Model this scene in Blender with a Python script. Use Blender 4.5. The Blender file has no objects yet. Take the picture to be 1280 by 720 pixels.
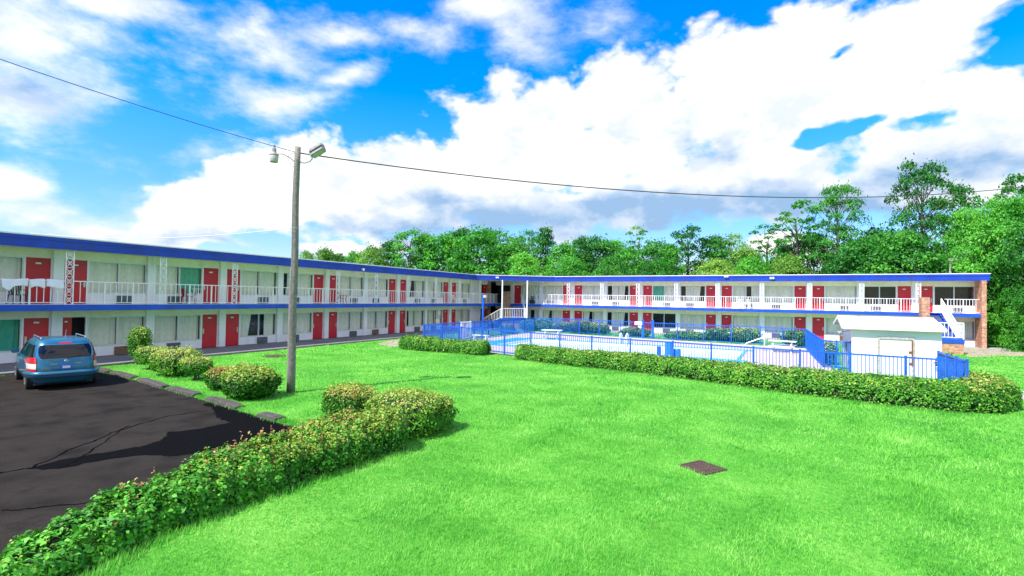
import bpy, bmesh, math, random
import numpy as np
from mathutils import Vector, Matrix
rnd = random.Random(7)
R = math.radians
scene = bpy.context.scene
COL = scene.collection

# ------------------------------------------------------------------ camera
CAM_H = 3.42
FPX, YAW, PITCH, ROLL = 633.5, 0.4922, 0.0203, 0.0159      # focal length in pixels of a 1280 wide frame
Fw = Vector((-math.sin(YAW)*math.cos(PITCH), math.cos(YAW)*math.cos(PITCH), math.sin(PITCH)))
R0 = Vector((math.cos(YAW), math.sin(YAW), 0)); U0 = R0.cross(Fw)
Rt = R0*math.cos(ROLL) + U0*math.sin(ROLL); Up = U0*math.cos(ROLL) - R0*math.sin(ROLL)
cam_d = bpy.data.cameras.new('camera'); cam = bpy.data.objects.new('camera', cam_d); COL.objects.link(cam)
m = Matrix.Identity(4)
for i in range(3):
    m[i][0] = Rt[i]; m[i][1] = Up[i]; m[i][2] = -Fw[i]
m[2][3] = CAM_H
cam.matrix_world = m
cam_d.sensor_width = 36; cam_d.lens = 36*FPX/1280; cam_d.clip_end = 3000; cam_d.clip_start = .05
scene.camera = cam

def ray(px, py):
    return (Fw + Rt*((px-640)/FPX) - Up*((py-360)/FPX))
def ground(px, py, z=0.0):
    d = ray(px, py); t = (z-CAM_H)/d.z
    return Vector((d.x*t, d.y*t, z))
def at_v(px, py, v):                      # point at depth v (metres along the left wing) on the sight line
    d = ray(px, py); t = v/d.y
    return Vector((d.x*t, v, CAM_H+d.z*t))

# ------------------------------------------------------------------ materials
MATS = {}
def nt(name):
    mt = bpy.data.materials.new(name); mt.use_nodes = True
    n = mt.node_tree; n.nodes.clear()
    out = n.nodes.new('ShaderNodeOutputMaterial')
    return mt, n, out
def N(n, t, **kw):
    x = n.nodes.new(t)
    for k, v in kw.items(): setattr(x, k, v)
    return x
def mat(name, col, rough=.6, var=.18, scale=3., bump=0., bscale=40., metal=0., spec=.5, detail=5., col2=None, stain=None, coat=0):
    if name in MATS: return MATS[name]
    mt, n, out = nt(name); L = n.links.new
    b = N(n, 'ShaderNodeBsdfPrincipled'); L(b.outputs[0], out.inputs[0])
    geo = N(n, 'ShaderNodeNewGeometry')
    no = N(n, 'ShaderNodeTexNoise'); no.inputs['Scale'].default_value = scale; no.inputs['Detail'].default_value = detail
    L(geo.outputs['Position'], no.inputs['Vector'])
    cr = N(n, 'ShaderNodeValToRGB')
    c2 = col2 if col2 else tuple(min(1, c*(1+var)) for c in col)
    cr.color_ramp.elements[0].position = .3; cr.color_ramp.elements[1].position = .7
    cr.color_ramp.elements[0].color = (*[c*(1-var) for c in col], 1); cr.color_ramp.elements[1].color = (*c2, 1)
    L(no.outputs['Fac'], cr.inputs[0]); last = cr.outputs[0]
    if stain:                              # (colour, scale, threshold, amount): patches of dirt
        s = N(n, 'ShaderNodeTexNoise'); s.inputs['Scale'].default_value = stain[1]; s.inputs['Detail'].default_value = 8; s.inputs['Roughness'].default_value = .7
        mp = N(n, 'ShaderNodeMapping'); mp.inputs['Scale'].default_value = stain[4] if len(stain) > 4 else (1, 1, 1)
        L(geo.outputs['Position'], mp.inputs[0]); L(mp.outputs[0], s.inputs['Vector'])
        r2 = N(n, 'ShaderNodeMapRange'); r2.inputs[1].default_value = stain[2]; r2.inputs[2].default_value = stain[2]+.12; r2.inputs[4].default_value = stain[3]
        L(s.outputs['Fac'], r2.inputs[0])
        mx = N(n, 'ShaderNodeMix', data_type='RGBA'); L(r2.outputs[0], mx.inputs[0]); L(last, mx.inputs[6]); mx.inputs[7].default_value = (*stain[0], 1)
        last = mx.outputs[2]
    L(last, b.inputs['Base Color'])
    b.inputs['Roughness'].default_value = rough; b.inputs['Metallic'].default_value = metal
    b.inputs['Specular IOR Level'].default_value = spec; b.inputs['Coat Weight'].default_value = coat
    if bump:
        bn = N(n, 'ShaderNodeTexNoise'); bn.inputs['Scale'].default_value = bscale; bn.inputs['Detail'].default_value = 6
        L(geo.outputs['Position'], bn.inputs['Vector'])
        bp = N(n, 'ShaderNodeBump'); bp.inputs['Strength'].default_value = bump; bp.inputs['Distance'].default_value = .02
        L(bn.outputs['Fac'], bp.inputs['Height']); L(bp.outputs[0], b.inputs['Normal'])
    MATS[name] = mt
    return mt

def leaf_mat(name, cols, trans=.35, rough=.55, clump=.8, spec=.3, ri=.5, na=.9):
    """leaves: each leaf its own tint (random per island), larger clumps of lighter and darker growth"""
    mt, n, out = nt(name); L = n.links.new
    geo = N(n, 'ShaderNodeNewGeometry'); oi = N(n, 'ShaderNodeObjectInfo')
    no = N(n, 'ShaderNodeTexNoise'); no.inputs['Scale'].default_value = clump; no.inputs['Detail'].default_value = 5
    L(geo.outputs['Position'], no.inputs['Vector'])
    a = N(n, 'ShaderNodeMath', operation='MULTIPLY_ADD'); L(geo.outputs['Random Per Island'], a.inputs[0]); a.inputs[1].default_value = ri
    c = N(n, 'ShaderNodeMath', operation='MULTIPLY_ADD'); L(no.outputs['Fac'], c.inputs[0]); c.inputs[1].default_value = na; c.inputs[2].default_value = .23-na*.5+(.25-ri*.5)
    L(c.outputs[0], a.inputs[2])
    d = N(n, 'ShaderNodeMath', operation='MULTIPLY_ADD'); L(oi.outputs['Random'], d.inputs[0]); d.inputs[1].default_value = .36; L(a.outputs[0], d.inputs[2])
    e = N(n, 'ShaderNodeMath', operation='SUBTRACT'); L(d.outputs[0], e.inputs[0]); e.inputs[1].default_value = .18
    cr = N(n, 'ShaderNodeValToRGB'); el = cr.color_ramp.elements
    while len(el) < len(cols): el.new(.5)
    for i, cc in enumerate(cols):
        el[i].position = i/(len(cols)-1); el[i].color = (*cc, 1)
    L(e.outputs[0], cr.inputs[0])
    b = N(n, 'ShaderNodeBsdfPrincipled'); b.inputs['Roughness'].default_value = rough; b.inputs['Specular IOR Level'].default_value = spec
    L(cr.outputs[0], b.inputs['Base Color'])
    t = N(n, 'ShaderNodeBsdfTranslucent')
    hs = N(n, 'ShaderNodeHueSaturation'); hs.inputs['Value'].default_value = 1.25; L(cr.outputs[0], hs.inputs['Color']); L(hs.outputs[0], t.inputs[0])
    mx = N(n, 'ShaderNodeMixShader'); mx.inputs[0].default_value = trans
    L(b.outputs[0], mx.inputs[1]); L(t.outputs[0], mx.inputs[2]); L(mx.outputs[0], out.inputs[0])
    MATS[name] = mt
    return mt

WHITE = mat('white_paint', (.87, .82, .83), .55, .05, 2., stain=((.42, .37, .33), 2.2, .57, .45, (1, 1, .22)))
CREAM = mat('cream_paint', (.84, .77, .69), .6, .07, 2., stain=((.35, .32, .26), 1.1, .58, .3))
RAILW = mat('white_rail_paint', (.86, .82, .84), .5, .04, 6.)
BLUE = mat('blue_fascia_paint', (.004, .042, .42), .5, .22, .9, stain=((.03, .04, .14), 2.4, .53, .6, (1, 1, .25)))
EDGE = mat('blue_slab_paint', (.006, .07, .50), .5, .2, 1.2, stain=((.55, .58, .66), 9., .66, .8))
FENCEB = mat('blue_fence_paint', (.006, .11, .52), .42, .25, 2.5)
RED = mat('red_door_paint', (.56, .010, .022), .42, .12, 1.5)
METAL = mat('brushed_metal', (.55, .53, .48), .35, .1, 9., metal=.8)
ALU = mat('window_aluminium', (.66, .66, .63), .45, .08, 4., metal=.15)
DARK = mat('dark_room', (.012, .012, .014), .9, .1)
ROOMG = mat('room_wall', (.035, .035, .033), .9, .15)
CURT = mat('curtain_cloth', (.86, .77, .66), .9, .07, 5.)
GCURT = mat('green_curtain_cloth', (.06, .42, .30), .9, .1, 5.)
ACG = mat('air_conditioner_grille', (.13, .13, .14), .55, .25, 12.)
ACB = mat('air_conditioner_brown', (.22, .12, .06), .6, .25, 12.)
SOFF = mat('soffit_paint', (.82, .76, .69), .7, .06, 1.2)
ROOFM = mat('roof_gravel', (.5, .5, .48), .9, .2, 3., bump=.4)
CONC = mat('concrete', (.36, .34, .31), .85, .14, 1.2, bump=.25, bscale=30, stain=((.17, .155, .14), .8, .55, .5))
DECK = mat('pool_deck_concrete', (.50, .42, .37), .8, .08, .8, bump=.15, stain=((.42, .33, .28), 1.0, .6, .6))
KERB = mat('kerb_concrete', (.065, .054, .048), .9, .35, 6., bump=.6, bscale=25)
WOODP = mat('weathered_pole_wood', (.20, .175, .15), .85, .3, 9., bump=.5, bscale=40)
SHEDW = mat('shed_white_paint', (.78, .73, .71), .65, .04, 1.5, stain=((.42, .36, .29), 2.2, .64, .6, (1, 1, .35)))
SHEDR = mat('shed_roof_felt', (.58, .56, .54), .85, .1, 2., stain=((.30, .28, .26), 1.6, .56, .6))
SOIL = mat('soil', (.075, .05, .035), .95, .4, 7., bump=.8, bscale=20)
CLOTH = mat('white_towel_cloth', (.90, .84, .92), .95, .05, 5.)
CHAIRW = mat('white_plastic', (.78, .78, .78), .4, .04)
CHAIRR = mat('red_plastic', (.34, .02, .025), .4, .1)
CHAIRD = mat('dark_plastic', (.04, .035, .035), .5, .2)
PVC = mat('blue_drum_plastic', (.015, .2, .75), .35, .1)
CYAN = mat('cyan_tile', (.02, .42, .68), .3, .25, 3.)
POOLW = mat('pool_plaster', (.78, .84, .86), .6, .07, .9, stain=((.4, .55, .5), .7, .6, .4))
BARK = mat('tree_bark', (.13, .10, .075), .9, .35, 6., bump=.6, bscale=18)
TWIG = mat('shrub_wood', (.09, .06, .04), .9, .35, 9., bump=.4)
CABLE = mat('black_cable', (.05, .055, .05), .6, .1)
WCABLE = mat('white_cable', (.75, .75, .75), .5, .05)
RUST = mat('rusty_grate_iron', (.075, .042, .03), .85, .4, 14., bump=.4)
GALV = mat('galvanised_metal', (.34, .31, .30), .65, .2, 8., metal=.1)
LENSM = mat('frosted_lens', (.50, .44, .43), .35, .05)

def brick_mat():
    mt, n, out = nt('red_brick'); L = n.links.new
    b = N(n, 'ShaderNodeBsdfPrincipled'); L(b.outputs[0], out.inputs[0]); b.inputs['Roughness'].default_value = .85
    geo = N(n, 'ShaderNodeNewGeometry'); sx = N(n, 'ShaderNodeSeparateXYZ'); L(geo.outputs['Position'], sx.inputs[0])
    ad = N(n, 'ShaderNodeMath', operation='ADD'); L(sx.outputs[0], ad.inputs[0]); L(sx.outputs[1], ad.inputs[1])
    cb = N(n, 'ShaderNodeCombineXYZ'); L(ad.outputs[0], cb.inputs[0]); L(sx.outputs[2], cb.inputs[1])
    bt = N(n, 'ShaderNodeTexBrick'); L(cb.outputs[0], bt.inputs['Vector'])
    bt.inputs['Scale'].default_value = 1; bt.inputs['Brick Width'].default_value = .22; bt.inputs['Row Height'].default_value = .077
    bt.inputs['Mortar Size'].default_value = .009; bt.inputs['Color1'].default_value = (.42, .125, .045, 1); bt.inputs['Color2'].default_value = (.64, .32, .16, 1)
    bt.inputs['Mortar'].default_value = (.42, .38, .34, 1); bt.inputs['Bias'].default_value = -.1
    no = N(n, 'ShaderNodeTexNoise'); no.inputs['Scale'].default_value = 5; L(geo.outputs['Position'], no.inputs['Vector'])
    mx = N(n, 'ShaderNodeMix', data_type='RGBA', blend_type='OVERLAY'); mx.inputs[0].default_value = .7
    L(bt.outputs['Color'], mx.inputs[6]); L(no.outputs['Fac'], mx.inputs[7]); L(mx.outputs[2], b.inputs['Base Color'])
    bp = N(n, 'ShaderNodeBump'); bp.inputs['Strength'].default_value = .6; bp.inputs['Distance'].default_value = .01
    iv = N(n, 'ShaderNodeMath', operation='SUBTRACT'); iv.inputs[0].default_value = 1; L(bt.outputs['Fac'], iv.inputs[1])
    L(iv.outputs[0], bp.inputs['Height']); L(bp.outputs[0], b.inputs['Normal'])
    return mt
BRICK = brick_mat()

def glass_mat(name, tint, refl):
    mt, n, out = nt(name); L = n.links.new
    t = N(n, 'ShaderNodeBsdfTransparent'); t.inputs[0].default_value = (*tint, 1)
    g = N(n, 'ShaderNodeBsdfGlossy'); g.inputs['Roughness'].default_value = .03; g.inputs[0].default_value = (.9, .93, .95, 1)
    fr = N(n, 'ShaderNodeFresnel'); fr.inputs[0].default_value = 1.18
    ad = N(n, 'ShaderNodeMath', operation='ADD'); L(fr.outputs[0], ad.inputs[0]); ad.inputs[1].default_value = refl; ad.use_clamp = True
    mx = N(n, 'ShaderNodeMixShader'); L(ad.outputs[0], mx.inputs[0]); L(t.outputs[0], mx.inputs[1]); L(g.outputs[0], mx.inputs[2]); L(mx.outputs[0], out.inputs[0])
    return mt
GLASS = glass_mat('window_glass', (.93, .95, .95), .02)
CARGLASS = mat('car_glass', (.004, .006, .013), .05, .1, spec=.45)

# ------------------------------------------------------------------ mesh builder
class MB:
    def __init__(s): s.v = []; s.f = []; s.mi = []; s.m = 0
    def add(s, vs, fs):
        o = len(s.v); s.v += [tuple(p) for p in vs]
        for f in fs: s.f.append(tuple(o+i for i in f)); s.mi.append(s.m)
        return s
    def box(s, x0, x1, y0, y1, z0, z1, M=None):
        if x0 > x1: x0, x1 = x1, x0
        if y0 > y1: y0, y1 = y1, y0
        if z0 > z1: z0, z1 = z1, z0
        vs = [Vector(p) for p in ((x0,y0,z0),(x1,y0,z0),(x1,y1,z0),(x0,y1,z0),(x0,y0,z1),(x1,y0,z1),(x1,y1,z1),(x0,y1,z1))]
        if M: vs = [M @ p for p in vs]
        return s.add(vs, [(3,2,1,0),(4,5,6,7),(0,1,5,4),(1,2,6,5),(2,3,7,6),(3,0,4,7)])
    def bar(s, a, b, w, h=None, up=(0,0,1)):       # square bar from a to b
        a, b = Vector(a), Vector(b); h = h or w; d = (b-a).normalized(); up = Vector(up)
        if abs(d.dot(up)) > .98: up = Vector((1,0,0))
        x = d.cross(up).normalized()*(w/2); y = x.cross(d).normalized()*(h/2)
        vs = [a-x-y, a+x-y, a+x+y, a-x+y, b-x-y, b+x-y, b+x+y, b-x+y]
        return s.add(vs, [(3,2,1,0),(4,5,6,7),(0,1,5,4),(1,2,6,5),(2,3,7,6),(3,0,4,7)])
    def tube(s, pts, rad, n=8, cap=True):
        pts = [Vector(p) for p in pts]; rads = rad if isinstance(rad, (list, tuple)) else [rad]*len(pts)
        o = len(s.v); px = None
        for i, p in enumerate(pts):
            d = (pts[min(i+1, len(pts)-1)]-pts[max(i-1, 0)]).normalized()
            if px is None:
                px = d.cross(Vector((0,0,1)) if abs(d.z) < .95 else Vector((1,0,0))).normalized()
            else: px = (px - d*px.dot(d)).normalized()
            py = d.cross(px)
            for k in range(n):
                a = 2*math.pi*k/n; s.v.append(tuple(p + (px*math.cos(a)+py*math.sin(a))*rads[i]))
        for i in range(len(pts)-1):
            for k in range(n):
                s.f.append((o+i*n+k, o+i*n+(k+1)%n, o+(i+1)*n+(k+1)%n, o+(i+1)*n+k)); s.mi.append(s.m)
        if cap:
            s.f.append(tuple(o+k for k in range(n))[::-1]); s.mi.append(s.m)
            e = o+(len(pts)-1)*n; s.f.append(tuple(e+k for k in range(n))); s.mi.append(s.m)
        return s
    def prism(s, poly, z0, z1):
        n = len(poly)
        return s.add([(x,y,z0) for x,y in poly]+[(x,y,z1) for x,y in poly],
                     [tuple(range(n))[::-1], tuple(range(n, 2*n))]+[(i,(i+1)%n,n+(i+1)%n,n+i) for i in range(n)])
    def lathe(s, prof, c=(0,0,0), n=16, M=None):   # prof: (r, z) from bottom to top
        o = len(s.v)
        for r, z in prof:
            for k in range(n):
                a = 2*math.pi*k/n; p = Vector((c[0]+r*math.cos(a), c[1]+r*math.sin(a), c[2]+z))
                s.v.append(tuple(M @ p if M else p))
        for i in range(len(prof)-1):
            for k in range(n):
                s.f.append((o+i*n+k, o+i*n+(k+1)%n, o+(i+1)*n+(k+1)%n, o+(i+1)*n+k)); s.mi.append(s.m)
        s.f.append(tuple(o+k for k in range(n))[::-1]); s.mi.append(s.m)
        e = o+(len(prof)-1)*n; s.f.append(tuple(e+k for k in range(n))); s.mi.append(s.m)
        return s
    def mesh(s, name, mats, smooth=False, bevel=0, recalc=True):
        me = bpy.data.meshes.new(name); me.from_pydata(s.v, [], s.f)
        for q in (mats if isinstance(mats, (list, tuple)) else [mats]): me.materials.append(q)
        me.polygons.foreach_set('material_index', s.mi)
        if recalc or bevel:
            bm = bmesh.new(); bm.from_mesh(me)
            if recalc: bmesh.ops.recalc_face_normals(bm, faces=bm.faces)
            if bevel: bmesh.ops.bevel(bm, geom=bm.edges[:], offset=bevel, segments=2, affect='EDGES', clamp_overlap=True)
            bm.to_mesh(me); bm.free()
        if smooth: me.shade_smooth()
        return me
    def build(s, name, mats, parent=None, smooth=False, bevel=0, recalc=True):
        """vertices are world coordinates; the object's origin goes to its parent's base (or stays put)"""
        me = s.mesh(name, mats, smooth, bevel, recalc)
        o = bpy.data.objects.new(name, me); COL.objects.link(o)
        if parent is not None:
            w = ORG[parent.name]; me.transform(Matrix.Translation(-w)); o.parent = parent; ORG[o.name] = w
        else: ORG[o.name] = Vector((0,0,0))
        return o
ORG = {}
def tag(o, label=None, cat=None, group=None, kind=None):
    if label: o['label'] = label
    if cat: o['category'] = cat
    if group: o['group'] = group
    if kind: o['kind'] = kind
    return o
def empty(name, loc, label=None, cat=None, group=None, rz=0):
    o = bpy.data.objects.new(name, None); COL.objects.link(o); o.location = loc; o.rotation_euler.z = rz
    o.empty_display_size = .3; ORG[o.name] = Vector(loc)
    return tag(o, label, cat, group)
def inst(name, me, parent, loc, rz=0, scale=None):
    """a part that shares a mesh; loc in the parent's own space"""
    o = bpy.data.objects.new(name, me); COL.objects.link(o); o.parent = parent; o.location = loc; o.rotation_euler.z = rz
    if scale: o.scale = scale
    return o
def copy_tree(o, parent=None):
    c = o.copy(); COL.objects.link(c); c.parent = parent
    for ch in list(o.children): copy_tree(ch, c)
    return c
def top(name, mb, mats, label=None, cat=None, group=None, kind=None, **kw):
    return tag(mb.build(name, mats, None, **kw), label, cat, group, kind)

# ------------------------------------------------------------------ leaves (numpy)
def quads_mesh(name, V, mats, mi=None, k=4, smooth=False):
    n = len(V)//k
    me = bpy.data.meshes.new(name)
    me.vertices.add(n*k); me.vertices.foreach_set('co', V.astype(np.float32).ravel())
    me.loops.add(n*k); me.loops.foreach_set('vertex_index', np.arange(n*k, dtype=np.int32))
    me.polygons.add(n); me.polygons.foreach_set('loop_start', np.arange(0, n*k, k, dtype=np.int32))
    for q in mats: me.materials.append(q)
    if mi is not None: me.polygons.foreach_set('material_index', mi.astype(np.int32))
    me.update(calc_edges=True)
    return me
def leaf_quads(P, Nn, size, rg, aspect=.55, droop=.0):
    """one kite-shaped, folded leaf per point, roughly facing Nn"""
    n = len(P)
    Nn = Nn/np.maximum(np.linalg.norm(Nn, axis=1, keepdims=True), 1e-6)
    a = rg.normal(size=(n,3)); a -= Nn*(a*Nn).sum(1, keepdims=True); a /= np.maximum(np.linalg.norm(a, axis=1, keepdims=True), 1e-6)
    a[:,2] -= droop; b = np.cross(Nn, a)
    s = (size*rg.uniform(.7, 1.3, n))[:,None]
    V = np.empty((n,4,3))
    V[:,0] = P - a*s*.5
    V[:,1] = P + b*s*aspect*.5 + Nn*s*.12
    V[:,2] = P + a*s*.5 - Nn*s*.08
    V[:,3] = P - b*s*aspect*.5 + Nn*s*.12
    return V.reshape(-1,3)

def leaf_hex(P, Nn, size, rg, aspect=.6, droop=0.):
    """a rounder, folded leaf of six points for plants seen close"""
    n = len(P); Nn = Nn/np.maximum(np.linalg.norm(Nn, axis=1, keepdims=True), 1e-6)
    a = rg.normal(size=(n,3)); a -= Nn*(a*Nn).sum(1, keepdims=True); a /= np.maximum(np.linalg.norm(a, axis=1, keepdims=True), 1e-6)
    a[:,2] -= droop; b = np.cross(Nn, a); s = (size*rg.uniform(.7, 1.3, n))[:,None]; w_ = aspect*rg.uniform(.85,1.2,n)[:,None]
    V = np.empty((n,6,3)); V[:,0] = P-a*s*.5; V[:,3] = P+a*s*.55-Nn*s*.10
    for i, (t, q, sg) in ((1,(-.22,.46,1)),(2,(.18,.40,1)),(4,(.18,.40,-1)),(5,(-.22,.46,-1))): V[:,i] = P+a*s*t+sg*b*s*w_*q+Nn*s*.13
    return V.reshape(-1,3)

# ------------------------------------------------------------------ world: sky with cumulus
SUN_EL = R(53); SH = R(22)                        # shadows fall SH to the right of +Y
sun_h = Vector((-math.sin(SH), -math.cos(SH), 0))
sun_dir = sun_h*math.cos(SUN_EL) + Vector((0,0,math.sin(SUN_EL)))
w = bpy.data.worlds.new('World'); scene.world = w; w.use_nodes = True
n = w.node_tree; n.nodes.clear(); L = n.links.new
out = N(n, 'ShaderNodeOutputWorld'); bg = N(n, 'ShaderNodeBackground'); L(bg.outputs[0], out.inputs[0]); bg.inputs[1].default_value = .15
sky = N(n, 'ShaderNodeTexSky', sky_type='NISHITA'); sky.sun_disc = False; sky.sun_elevation = SUN_EL
sky.sun_rotation = math.atan2(sun_h.x, sun_h.y); sky.air_density = 1.0; sky.dust_density = .3; sky.ozone_density = 3.0
hs = N(n, 'ShaderNodeHueSaturation'); hs.inputs['Saturation'].default_value = 1.5; hs.inputs['Value'].default_value = .84; hs.inputs['Hue'].default_value = .513
L(sky.outputs[0], hs.inputs['Color'])
tc = N(n, 'ShaderNodeTexCoord'); D = tc.outputs['Generated']
def fbm(scale, detail, rough, sq=(1,1,1.6), off=0.):
    mp = N(n, 'ShaderNodeMapping'); mp.inputs['Scale'].default_value = sq; mp.inputs['Location'].default_value = (off, off*.7, off*1.3)
    L(D, mp.inputs[0]); t = N(n, 'ShaderNodeTexNoise'); t.inputs['Scale'].default_value = scale; t.inputs['Detail'].default_value = detail; t.inputs['Roughness'].default_value = rough
    L(mp.outputs[0], t.inputs['Vector']); return t
def M2(op, a, b, clamp=False):
    x = N(n, 'ShaderNodeMath', operation=op); x.use_clamp = clamp
    for i, q in enumerate((a, b)):
        if isinstance(q, (int, float)): x.inputs[i].default_value = q
        else: L(q, x.inputs[i])
    return x.outputs[0]
wn = fbm(5.0, 3, .55, off=3.1)                       # domain warp so the lumps are not ellipses
wv = N(n, 'ShaderNodeVectorMath', operation='SUBTRACT'); L(wn.outputs['Color'], wv.inputs[0]); wv.inputs[1].default_value = (.5,.5,.5)
ws = N(n, 'ShaderNodeVectorMath', operation='SCALE'); L(wv.outputs[0], ws.inputs[0]); ws.inputs['Scale'].default_value = .10
wd = N(n, 'ShaderNodeVectorMath', operation='ADD'); L(D, wd.inputs[0]); L(ws.outputs[0], wd.inputs[1]); DW = wd.outputs[0]
def dot(v, vec):
    x = N(n, 'ShaderNodeVectorMath', operation='DOT_PRODUCT'); L(v, x.inputs[0]); x.inputs[1].default_value = vec; return x.outputs['Value']
def blob(cx, cy, rx, ry, amp, ang=0.):
    c = ray(cx, cy); k = c.length; c.normalize()
    r = Vector((c.y, -c.x, 0)).normalized(); u = r.cross(c).normalized()
    ca, sa = math.cos(R(ang)), math.sin(R(ang)); r2 = r*ca+u*sa; u2 = u*ca-r*sa
    a, b = rx/(FPX*k), ry/(FPX*k)
    dx = dot(DW, r2*(1/a)); dy = dot(DW, u2*(1/b))
    s = M2('SQRT', M2('ADD', M2('MULTIPLY', dx, dx), M2('MULTIPLY', dy, dy)), 0)
    return M2('MULTIPLY', M2('SUBTRACT', 1., s), amp)
def fill_cloud(azi, ele, rx, ry, amp):
    # a cloud given by azimuth (degrees to the right of +Y), elevation and angular size: unseen, added to fill the shaded wing with light
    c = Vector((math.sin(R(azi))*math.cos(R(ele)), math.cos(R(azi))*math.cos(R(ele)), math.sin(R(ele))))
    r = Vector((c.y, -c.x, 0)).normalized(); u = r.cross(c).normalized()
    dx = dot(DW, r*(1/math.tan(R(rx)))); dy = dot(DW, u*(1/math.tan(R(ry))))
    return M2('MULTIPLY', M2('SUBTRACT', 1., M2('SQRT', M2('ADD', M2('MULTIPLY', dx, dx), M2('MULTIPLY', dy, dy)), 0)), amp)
def union(lst):
    a = None
    for q in lst:
        v = blob(*q)
        if a is None: a = v
        else:
            x = N(n, 'ShaderNodeMath', operation='SMOOTH_MAX'); L(a, x.inputs[0]); L(v, x.inputs[1]); x.inputs[2].default_value = .12; a = x.outputs[0]
    return a
CL = [(245,262,90,62,1),(330,245,110,66,1),(430,232,120,78,1),(520,225,120,82,1),(615,200,110,82,1),(700,170,115,95,1),(800,160,140,105,1),
      (900,110,130,105,1),(1000,75,130,90,1),(1090,75,120,80,1),(1190,15,70,42,.9),(1130,130,130,34,.95),(1190,120,60,26,.8),(1160,205,190,72,1),(1260,165,110,72,1),(890,215,230,66,1),
      (1000,130,150,60,1),(660,262,280,42,1),(1060,240,240,40,1),
      (695,292,48,24,1),(492,300,34,14,.9),(985,306,60,22,1),(420,312,60,14,.8),(230,300,150,24,.8)]
WI = [(55,45,165,92,1.25,0),(150,5,125,48,1.2,0),(5,115,125,72,1.25,0),(15,232,75,48,1.25,0),(100,285,150,44,1.2,0),(180,240,90,40,.7,0),(325,45,110,52,1.05,-20),(440,45,200,40,.8,0),(350,130,95,36,1.0,10),(440,95,80,22,.8,20),(640,45,60,90,.9,60),(600,10,80,40,.9,0),(560,60,70,50,.6,0),
      (260,190,160,36,.45,10),(130,190,160,36,.4,0),(760,40,60,30,.5,0),(700,70,60,30,.5,20)]
DK = [(640,285,330,36,1,0),(860,262,260,44,1,0),(460,282,150,24,.7,0),(1010,255,180,34,.8,0),(1170,215,130,36,.6,0),(250,300,200,20,.5,0),(90,300,160,26,.5,0),(560,255,120,30,.5,0),
      (900,190,160,50,.35,-15),(30,110,110,40,.25,0)]
vo = N(n, 'ShaderNodeTexVoronoi', feature='F1'); vo.inputs['Scale'].default_value = 9.; vo.inputs['Detail'].default_value = 3; vo.inputs['Roughness'].default_value = .6; vo.normalize = True
mpv = N(n, 'ShaderNodeMapping'); mpv.inputs['Scale'].default_value = (1,1,1.3); L(DW, mpv.inputs[0]); L(mpv.outputs[0], vo.inputs['Vector'])
puff = M2('SUBTRACT', .30, vo.outputs['Distance'])
n1 = M2('ADD', fbm(7.5, 11, .58, off=1.7).outputs['Fac'], M2('MULTIPLY', puff, .9)); n2 = fbm(2.6, 4, .5, off=8.2).outputs['Fac']
cu = union(CL)
for q in ((75,34,30,22,1.3),(112,30,30,20,1.3),(95,62,26,18,1.2),(150,28,24,16,1.1),(-110,32,30,18,1.1),(-95,24,20,12,1.0)): cu = M2('MAXIMUM', cu, fill_cloud(*q))  # unseen bright clouds, added to lift the shaded left wing
gap = blob(1055, 163, 75, 14, .75, 12); gap2 = blob(1052, 68, 26, 12, .5, 25)
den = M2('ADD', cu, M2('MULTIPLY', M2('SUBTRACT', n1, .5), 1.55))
den = M2('SUBTRACT', den, M2('MULTIPLY', M2('MAXIMUM', M2('MAXIMUM', gap, gap2), 0.), 1.1))
mr = N(n, 'ShaderNodeMapRange', interpolation_type='SMOOTHSTEP'); mr.inputs[1].default_value = .13; mr.inputs[2].default_value = .44; L(den, mr.inputs[0])
wi = M2('ADD', M2('MULTIPLY', union(WI), .55), M2('MULTIPLY', M2('SUBTRACT', fbm(6., 9, .62, (1,1,2.2), 5.).outputs['Fac'], .5), 1.5))
mw = N(n, 'ShaderNodeMapRange', interpolation_type='SMOOTHSTEP'); mw.inputs[1].default_value = .0; mw.inputs[2].default_value = .66; mw.inputs[4].default_value = .95; L(wi, mw.inputs[0])
al = M2('MAXIMUM', mr.outputs[0], mw.outputs[0])
dk = M2('ADD', union(DK), M2('MULTIPLY', M2('SUBTRACT', fbm(5.5, 6, .55, (1,1,2.4), 2.2).outputs['Fac'], .5), 1.1))
md = N(n, 'ShaderNodeMapRange', interpolation_type='SMOOTHSTEP'); md.inputs[1].default_value = -.05; md.inputs[2].default_value = .75; L(dk, md.inputs[0])
bil = N(n, 'ShaderNodeMapRange'); bil.inputs[1].default_value = .38; bil.inputs[2].default_value = .62; bil.inputs[3].default_value = .62; bil.inputs[4].default_value = .0; L(M2('ADD', fbm(8., 9, .6, off=6.).outputs['Fac'], M2('MULTIPLY', puff, .45)), bil.inputs[0])
cc = N(n, 'ShaderNodeMix', data_type='RGBA'); L(M2('ADD', M2('MULTIPLY', md.outputs[0], M2('ADD', M2('MULTIPLY', n2, 1.5), -.05)), M2('MULTIPLY', bil.outputs[0], .8), True), cc.inputs[0]); cc.inputs[6].default_value = (3.35,3.2,3.05,1); cc.inputs[7].default_value = (.85,1.35,2.05,1)
fin = N(n, 'ShaderNodeMix', data_type='RGBA'); L(al, fin.inputs[0]); L(hs.outputs[0], fin.inputs[6]); L(cc.outputs[2], fin.inputs[7])
L(fin.outputs[2], bg.inputs[0])
el = N(n, 'ShaderNodeSeparateXYZ'); L(D, el.inputs[0]); he = N(n, 'ShaderNodeMapRange', interpolation_type='SMOOTHSTEP'); he.inputs[1].default_value = -.02; he.inputs[2].default_value = .38; he.inputs[3].default_value = .42; he.inputs[4].default_value = 1.05; L(el.outputs[2], he.inputs[0])
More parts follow.
